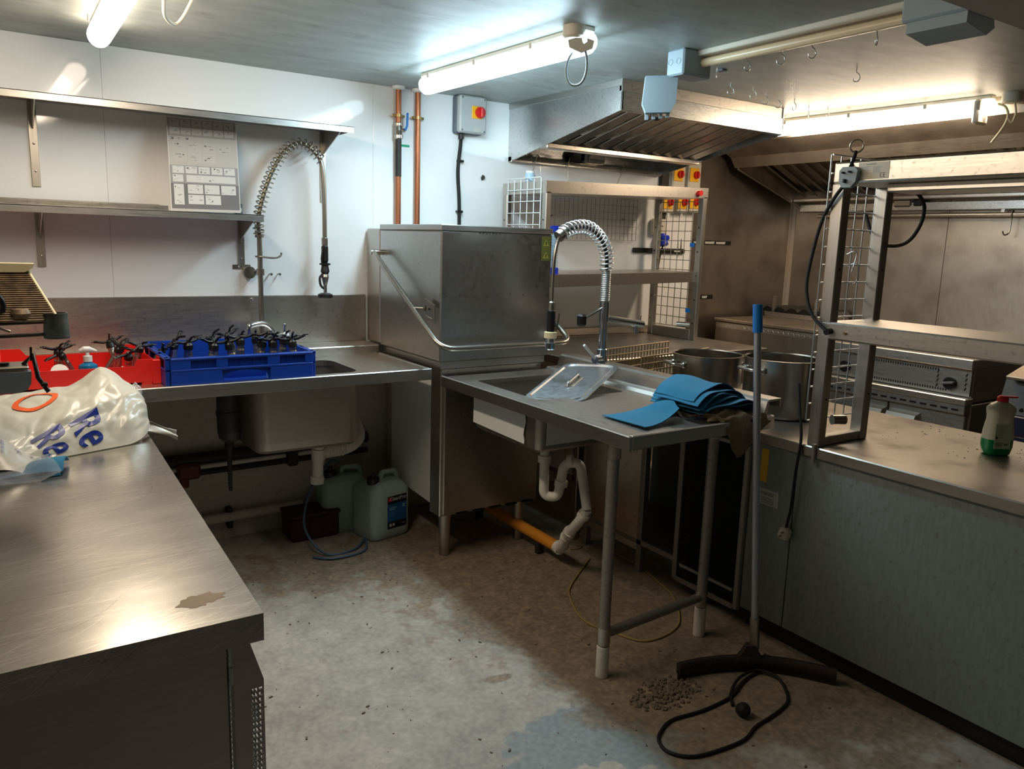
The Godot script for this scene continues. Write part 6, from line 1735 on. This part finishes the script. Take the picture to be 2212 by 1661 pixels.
func carrier_bags() -> void:
	bag_noise.seed = 15
	bag_noise.noise_type = FastNoiseLite.TYPE_CELLULAR
	bag_noise.cellular_return_type = FastNoiseLite.RETURN_DISTANCE2_SUB
	bag_noise.frequency = 0.03
	bag_noise.fractal_octaves = 2
	bag_folds.seed = 16
	bag_folds.frequency = 0.02
	bag_folds.fractal_octaves = 2
	var t := thing("carrier_bag", "crumpled white plastic carrier bag with blue lettering and orange ring", "bag", V(0.0, 0.9, -2.4))
	part(t, "bag", G.new().grid(110, 84, func(u: float, v: float) -> Vector3: return bag_point(lerpf(0.34, 1.0, u), v)), M.bag)
	bag_words(t, "Re", 0.765, 0.315, 0.15, M.bag_ink, -PI / 2 + 0.25)
	bag_words(t, "Re", 0.645, 0.3, 0.15, M.bag_ink, -PI / 2 + 0.3)
	var g := G.new()
	for k in 40:
		var q := []
		for e in [[k, 0.0], [k + 1, 0.0], [k + 1, 1.0], [k, 1.0]]:
			var a: float = TAU * e[0] / 40.0
			var r: float = lerpf(0.042, 0.058, e[1])
			q.append(on_bag(0.64 + cos(a) * r / 0.8, 0.52 + sin(a) * r * 1.2, 0.0025))
		g.quad(q[0], q[1], q[2], q[3], V(0, 1, 0.5))
	part(t, "orange_ring", g, M.bag_orange)
	# twisted handle end hanging over the counter edge
	var f := func(u: float, v: float) -> Vector3:
		var w: float = lerpf(0.03, 0.022, u) * (1.0 + 0.3 * sin(u * 6.0))
		return V(0.33 + u * 0.095, 0.925 - 0.02 * u - 0.022 * u * u + (v - 0.5) * w + 0.004 * sin(v * 9.0 + u * 5.0), -2.28 - 0.03 * u + 0.01 * sin(v * 6.0))
	part(t, "handle", G.new().grid(12, 8, f, 0.001), M.bag)
	# smaller bag in front
	t = thing("carrier_bag", "small white printed bag slumped at the front of the larger bag", "bag", V(-0.05, 0.9, -2.07))
	var s := func(u: float, v: float) -> Vector3:
		var x := lerpf(-0.12, 0.085, u)
		var z := lerpf(-1.985, -2.16, v)
		var k := sin(PI * clampf(v * 0.85 + 0.1, 0, 1)) * (1.0 - smoothstep(0.55, 1.0, u) * 0.8)
		var n := bag_noise.get_noise_2d(u * 70.0 + 40.0, v * 60.0)
		return V(x, 0.902 + maxf(0.0, k * 0.095 + n * 0.02 * k), z)
	part(t, "bag", G.new().grid(30, 24, s, 0.001), M.bag_grey)
	var rows := [["Find out m", 0.03, -2.038, 0.014], ["Rejuvenate", 0.06, -2.045, 0.02], ["is like t", 0.085, -2.06, 0.016]]
	for e in rows:
		var tm := TextMesh.new()
		var fo := SystemFont.new()
		fo.font_names = PackedStringArray(["Droid Sans"])
		tm.font = fo
		tm.font_size = 48
		tm.pixel_size = 0.01
		tm.depth = 0.0
		tm.curve_step = 2.0
		tm.text = "Rec" if e[0] == "Rejuvenate" else e[0]
		var a := tm.get_mesh_arrays()
		var vs: PackedVector3Array = a[Mesh.ARRAY_VERTEX]
		var ix: PackedInt32Array = a[Mesh.ARRAY_INDEX]
		var gg := G.new()
		var P := []
		for p in vs:
			# runs down the slope of the bag, towards the viewer
			var xx: float = e[1] - p.y * e[3] * 1.6 - 0.02
			var zz: float = clampf(e[2] + p.x * e[3] * 1.2, -2.155, -1.99)
			var uu := clampf((xx + 0.12) / 0.205, 0.0, 1.0)
			var vv := clampf((zz + 1.985) / (-0.175), 0.0, 1.0)
			P.append(s.call(uu, vv) + V(0, 0.0018, 0.0012))
		for i in range(0, ix.size(), 3):
			var n: Vector3 = (P[ix[i + 1]] - P[ix[i]]).cross(P[ix[i + 2]] - P[ix[i]])
			if n.length() < 1e-12: continue
			n = n.normalized() * (1.0 if n.y > 0.0 else -1.0)
			gg.t3(P[ix[i]], P[ix[i + 1]], P[ix[i + 2]], n, n, n)
		part(t, "print", gg, M.bag_purple)
	# folded blue cloth in a clear sleeve
	var c := func(u: float, v: float) -> Vector3:
		return V(lerpf(-0.25, 0.14, u) - 0.02 * v, 0.903 + 0.02 * sin(PI * v) * smoothstep(0.55, 1.0, u) + 0.004 * sin(u * 9.0) + 0.004, lerpf(-2.055, -1.965, v) - 0.015 * u)
	t = thing("folded_cloth", "blue folded cloth poking from a clear plastic sleeve on the prep counter", "cloth", V(-0.05, 0.9, -2.0))
	part(t, "upper_fold", G.new().grid(20, 8, c, 0.002), M.cloth)
	part(t, "lower_fold", G.new().bb(V(-0.25, 0.9005, -2.06), V(0.115, 0.9035, -1.975), 0.001), M.cloth)
	var cs := func(u: float, v: float) -> Vector3:
		var n := bag_noise.get_noise_2d(u * 80.0, v * 80.0 + 90.0)
		var n2 := bag_noise.get_noise_2d(u * 200.0, v * 200.0 + 20.0)
		return V(lerpf(-0.26, 0.105, u) + 0.01 * sin(v * 8.0), 0.911 + 0.028 * sin(PI * clampf(v, 0, 1)) + n * 0.014 + n2 * 0.005 * u + 0.02 * smoothstep(0.85, 1.0, u), lerpf(-2.075, -1.945, v))
	solo("clear_sleeve", G.new().grid(44, 24, cs), M.clear, "clear crinkled plastic sleeve over the blue cloth on the prep counter", "sleeve", V(-0.08, 0.9, -2.01))
	var ck := func(u: float, v: float) -> Vector3:
		var a := u * TAU
		var q := (v - 0.5) * PI * 0.95
		var k := 1.0 + 0.35 * bag_noise.get_noise_2d(u * 120.0, v * 90.0)
		return V(0.335 + cos(a) * cos(q) * 0.026 * k, 0.99 + sin(q) * 0.045 * k, -2.4 + sin(a) * cos(q) * 0.03 * k)
	solo("cellophane_scrap", G.new().grid(30, 18, ck), M.clear, "scrunched clear plastic at the end of the carrier bag", "plastic scrap", V(0.335, 0.95, -2.4))

# grimy machine cut by the left of the view: sloping ridged plate, round cup on two bars, grey arm
func slicer() -> void:
	var z := -2.15
	var t := thing("slicing_machine", "grimy food slicing machine with ridged plate and round metal cup", "machine", V(-0.25, 0.9, z))
	part(t, "base", G.new().bb(V(-0.6, 0.93, z - 0.2), V(-0.17, 1.1, z + 0.16), 0.03), M.alu)
	for p in [[-0.55, -0.16], [-0.22, -0.16], [-0.55, 0.12], [-0.22, 0.12]]:
		part(t, "foot", G.new().cyl(V(p[0], 0.9, z + p[1]), V(p[0], 0.935, z + p[1]), 0.02, 10), M.rubber)
	part(t, "column", G.new().bb(V(-0.4, 1.1, z - 0.08), V(-0.2, 1.36, z + 0.02), 0.02), M.alu)
	part(t, "top_guard", G.new().prism([Vector2(-0.45, 1.342), Vector2(0.085, 1.342), Vector2(0.102, 1.352), Vector2(0.106, 1.362), Vector2(-0.45, 1.368)], 0.05, xf(V(0, 0, z - 0.1), Vector3.RIGHT, Vector3.UP, Vector3.BACK)), M.cream, "cream plastic guard")
	# the plate leans back: its foot is nearer than its head
	var lean := V(0, 0.11, -0.1).normalized()
	var pf := xf(V(0, 1.232, z + 0.03), Vector3.RIGHT, lean, Vector3.RIGHT.cross(lean))
	var pl := part(t, "ridged_plate", G.new().prism([Vector2(-0.4, 0), Vector2(0.142, 0), Vector2(0.09, 0.15), Vector2(-0.4, 0.15)], 0.008, pf), M.grill_dirty)
	for k in 22:
		var y := 0.006 + k * 0.0063
		part(pl, "ridge", G.new().cyl(pf * V(-0.38, y, 0.009), pf * V(0.138 - k * 0.00215, y, 0.009), 0.0018, 5), M.grill_dirty)
	part(pl, "edge", G.new().cyl(pf * V(0.142, 0, 0.006), pf * V(0.09, 0.152, 0.006), 0.004, 8), M.cream)
	for y in [1.232, 1.203]:
		part(t, "bar", G.new().cyl(V(-0.4, y - 0.012, z + 0.03), V(0.125, y, z + 0.025), 0.0045, 8), M.pipe_dark)
	part(t, "cup", G.new().lathe([Vector2(0.0, 1.193), Vector2(0.027, 1.193), Vector2(0.0275, 1.197), Vector2(0.025, 1.252), Vector2(0.0225, 1.252), Vector2(0.0225, 1.2), Vector2(0.0, 1.2)], 24, Transform3D(Basis(), V(0.137, 0, z + 0.025))), M.cup)
	part(t, "knob", G.new().lathe([Vector2(0.02, 0.0), Vector2(0.022, 0.012), Vector2(0.016, 0.022), Vector2(0, 0.024)], 16, Transform3D(Basis(), V(0.068, 1.24, z + 0.02))), M.grill_dirty)
	part(t, "clamp", G.new().tube([V(0.0, 1.214, z + 0.03), V(0.012, 1.226, z + 0.035), V(0.045, 1.213, z + 0.04)], 0.0035, 6), M.nickel)
	part(t, "dial", G.new().tube(circle(V(0.006, 1.27, z + 0.02), 0.03, Vector3.RIGHT, Vector3.UP, 16, -1.0, 1.0), 0.006, 8), M.black)
	part(t, "arm", G.new().prism([Vector2(-0.42, 1.07), Vector2(0.055, 1.07), Vector2(0.07, 1.076), Vector2(0.078, 1.09), Vector2(0.08, 1.118), Vector2(-0.42, 1.12)], 0.035, xf(V(0, 0, z), Vector3.RIGHT, Vector3.UP, Vector3.BACK)), M.slab, "grey rounded arm")
	part(t, "arm_tray", G.new().bb(V(-0.4, 1.122, z - 0.06), V(0.076, 1.13, z + 0.03), 0.003), M.nickel)
	part(t, "arm_button", G.new().cyl(V(0.028, 1.13, z + 0.0), V(0.028, 1.137, z + 0.0), 0.011, 14), M.black)
	part(t, "lever", G.new().tube([V(0.066, 1.13, z), V(0.086, 1.155, z + 0.01), V(0.093, 1.1, z + 0.02), V(0.112, 1.066, z + 0.025)], 0.0055, 8).box(V(0.104, 1.084, z + 0.022), V(0.014, 0.01, 0.014), 0.002).cyl(V(0.082, 1.14, z + 0.01), V(0.083, 1.172, z + 0.01), 0.003, 6), M.black)

# ---------- things on the ceiling
func build_ceiling_things() -> void:
	var t := thing("ceiling_rose", "beige ceiling junction box with looped grey flex at the tube end", "junction box", V(1.755, CH, -2.29))
	part(t, "box", G.new().lathe([Vector2(0.042, CH), Vector2(0.042, CH - 0.035), Vector2(0.034, CH - 0.042), Vector2(0.0, CH - 0.043)], 20, Transform3D(Basis(), V(1.755, 0, -2.29))), M.offwhite)
	part(t, "flange", G.new().prism([Vector2(-0.045, 0.012), Vector2(-0.02, 0.02), Vector2(0.02, 0.02), Vector2(0.045, 0.012), Vector2(0.04, -0.012), Vector2(0, -0.028), Vector2(-0.04, -0.012)], 0.012, xf(V(1.76, 2.115, -2.26), V(0.82, 0, 0.56), Vector3.UP, V(-0.56, 0, 0.82))), M.offwhite)
	part(t, "flex", G.new().tube(curve([V(1.76, 2.14, -2.27), V(1.775, 2.09, -2.25), V(1.78, 2.03, -2.25), V(1.765, 1.99, -2.26), V(1.735, 1.985, -2.275), V(1.72, 2.02, -2.285), V(1.73, 2.07, -2.285), V(1.755, 2.11, -2.275)], 7), 0.0042, 8), M.greybox)
	t = thing("ceiling_rose", "cream ceiling junction box with hanging flex at the far tube end", "junction box", V(3.94, CH, -1.89))
	part(t, "box", G.new().lathe([Vector2(0.042, CH), Vector2(0.042, CH - 0.04), Vector2(0.034, CH - 0.046), Vector2(0.0, CH - 0.047)], 20, Transform3D(Basis(), V(3.945, 0, -1.88))), M.offwhite)
	part(t, "flex", G.new().tube(curve([V(3.93, 2.135, -1.93), V(3.935, 2.12, -1.9), V(3.94, 2.08, -1.885), V(3.94, 2.03, -1.9), V(3.935, 1.965, -1.94)], 7), 0.0055, 8), M.cream)
	part(t, "flex", G.new().tube(curve([V(3.95, 2.14, -1.87), V(3.955, 2.09, -1.86), V(3.95, 2.05, -1.87), V(3.94, 2.07, -1.885)], 6), 0.005, 8), M.cream)
	t = thing("tube_end_holder", "grey brown lamp holder clipped on the far tube end", "lamp holder", V(3.93, 2.06, -2.0))
	part(t, "holder", G.new().box(V(3.93, 2.105, -2.005), V(0.1, 0.11, 0.03), 0.01), M.offwhite)
	solo("ceiling_flex", G.new().tube(curve([V(0.52, CH, -2.72), V(0.525, 2.14, -2.75), V(0.545, 2.115, -2.84), V(0.585, 2.11, -2.9), V(0.605, 2.13, -2.87), V(0.625, CH, -2.8)], 7), 0.006, 8), M.offwhite, "white flex looping from the ceiling beside the near tube", "flex", V(0.56, 2.1, -2.8))
	# unlit fitting with its bare tube
	t = thing("unlit_fitting", "unlit fluorescent fitting with bare tube and open grey end boxes", "light", V(2.34, CH, -1.85))
	part(t, "spine", G.new().bb(V(2.315, CH - 0.02, -2.3), V(2.385, CH, -1.2), 0.003), M.offwhite)
	part(t, "bare_tube", G.new().cyl(V(2.345, 2.138, -2.26), V(2.355, 2.138, -1.36), 0.016, 14), M.tube_off, "cream unlit tube")
	part(t, "end_box", G.new().bb(V(2.24, 2.085, -2.34), V(2.39, CH, -2.25), 0.006), M.greybox)
	var cv := part(t, "hanging_cover", G.new().prism([Vector2(-0.062, 0.0), Vector2(0.062, 0.0), Vector2(0.062, -0.105), Vector2(0.045, -0.14), Vector2(-0.05, -0.14), Vector2(-0.066, -0.105)], 0.022, xf(V(2.235, 2.088, -2.36), V(0.82, 0.05, 0.56).normalized(), V(0.12, 0.99, -0.08).normalized(), V(-0.56, 0.1, 0.82).normalized())), M.greybox, "open grey cover")
	for k in 4:
		part(cv, "tooth", G.new().box(V(2.183 + k * 0.022, 1.94 + k * 0.0035, -2.372 + k * 0.015), V(0.014, 0.03, 0.006), 0.001, Basis(Vector3.UP, -0.6)), M.greybox)
	for k in 2:
		part(t, "knockout", G.new().tube(circle(V(2.2395, 2.135, -2.318 + k * 0.042), 0.011, Vector3.BACK, Vector3.UP, 16), 0.001, 5, true), M.greybox)
	part(t, "end_box", G.new().bb(V(2.24, 2.095, -1.4), V(2.4, CH, -1.2), 0.006), M.greybox)
	part(t, "end_cover", G.new().prism([Vector2(0, 0), Vector2(0.14, 0), Vector2(0.15, -0.02), Vector2(0.11, -0.045), Vector2(0.0, -0.03)], 0.17, xf(V(2.25, 2.095, -1.385), Vector3.RIGHT, Vector3.UP, Vector3.BACK)), M.greybox)
	solo("wooden_rail", G.new().bb(V(2.42, CH - 0.024, -2.32), V(2.46, CH, -1.2), 0.003), M.wood, "brown wooden batten on the ceiling beside the unlit tube", "batten", V(2.44, CH, -1.8))
	var hg := G.new().tube(curve([V(0, 0.0, 0), V(0, -0.018, 0), V(0.012, -0.026, 0), V(0.018, -0.042, 0), V(0.008, -0.056, 0), V(-0.01, -0.054, 0), V(-0.014, -0.042, 0)], 5), 0.0022, 6)
	var hm := hg.mesh()
	hm.surface_set_material(0, M.spring)
	rng.seed = 12
	for e in [[2.44, -2.27, 0], [2.44, -2.12, 0], [2.44, -1.97, 0], [2.44, -1.84, 0], [2.44, -1.6, 0], [3.0, -2.04, 2], [2.52, -2.45, 1], [2.86, -2.57, 1], [3.0, -2.56, 1], [3.16, -2.62, 1], [3.28, -2.64, 1], [3.39, -2.63, 1], [3.6, -2.7, 1], [3.7, -2.66, 1]]:
		var y: float = CH - (0.024 if e[2] == 0 else 0.0)
		var o := MeshInstance3D.new()
		o.name = numbered("ceiling_hook")
		o.mesh = hm
		add_child(o)
		o.transform = Transform3D(Basis(Vector3.UP, rng.randf_range(-0.9, 0.9)).scaled(Vector3(0.85, 0.95, 0.85)), V(e[0], y, e[1]))
		meta(o, ["small wire hook screwed into the brown wooden batten", "small wire hook in the ceiling before the extractor hood", "single wire hook in the ceiling between hood and unlit tube"][e[2]], "hook", ["hooks in the wooden batten", "hooks before the hood", ""][e[2]])
	solo("ceiling_bracket", G.new().box(V(2.47, CH - 0.012, -1.33), V(0.03, 0.024, 0.05), 0.003).box(V(2.5, CH - 0.01, -1.3), V(0.03, 0.02, 0.03), 0.002), M.grey_dark, "small dark bracket on the ceiling under the unlit fitting end", "bracket", V(2.48, CH - 0.01, -1.32))
	solo("ceiling_plate", G.new().box(V(2.63, CH - 0.004, -2.42), V(0.03, 0.008, 0.04), 0.002), M.grey_dark, "small dark square plate on the ceiling near the hood", "plate", V(2.63, CH - 0.004, -2.42))

func _ready() -> void:
	place_camera()
	make_materials()
	lit_fitting("fluorescent_light", "lit warm-white tube fitting over the wash-up counter", V(0.415, 2.132, -3.37), V(0.39, 2.132, -1.6), Color(1.0, 0.92, 0.82), 14.0, 0.85)
	lit_fitting("fluorescent_light", "lit cool-white tube fitting ending at the beige ceiling box", V(1.735, 2.132, -3.37), V(1.79, 2.132, -2.24), Color(0.82, 0.94, 1.0), 8.0, 1.4)
	lit_fitting("fluorescent_light", "lit warm tube fitting before the cooking canopy", V(3.87, 2.132, -3.15), V(3.945, 2.132, -1.95), Color(1.0, 0.9, 0.78), 8.5, 1.25)
	build_room()
	build_dish_counter()
	build_wall_things()
	build_dishwasher()
	build_sink_table()
	build_pass()
	pass_crumbs()
	build_back()
	build_hoods()
	build_cooking()
	build_foreground()
	build_crates()
	build_floor_things()
	build_ceiling_things()
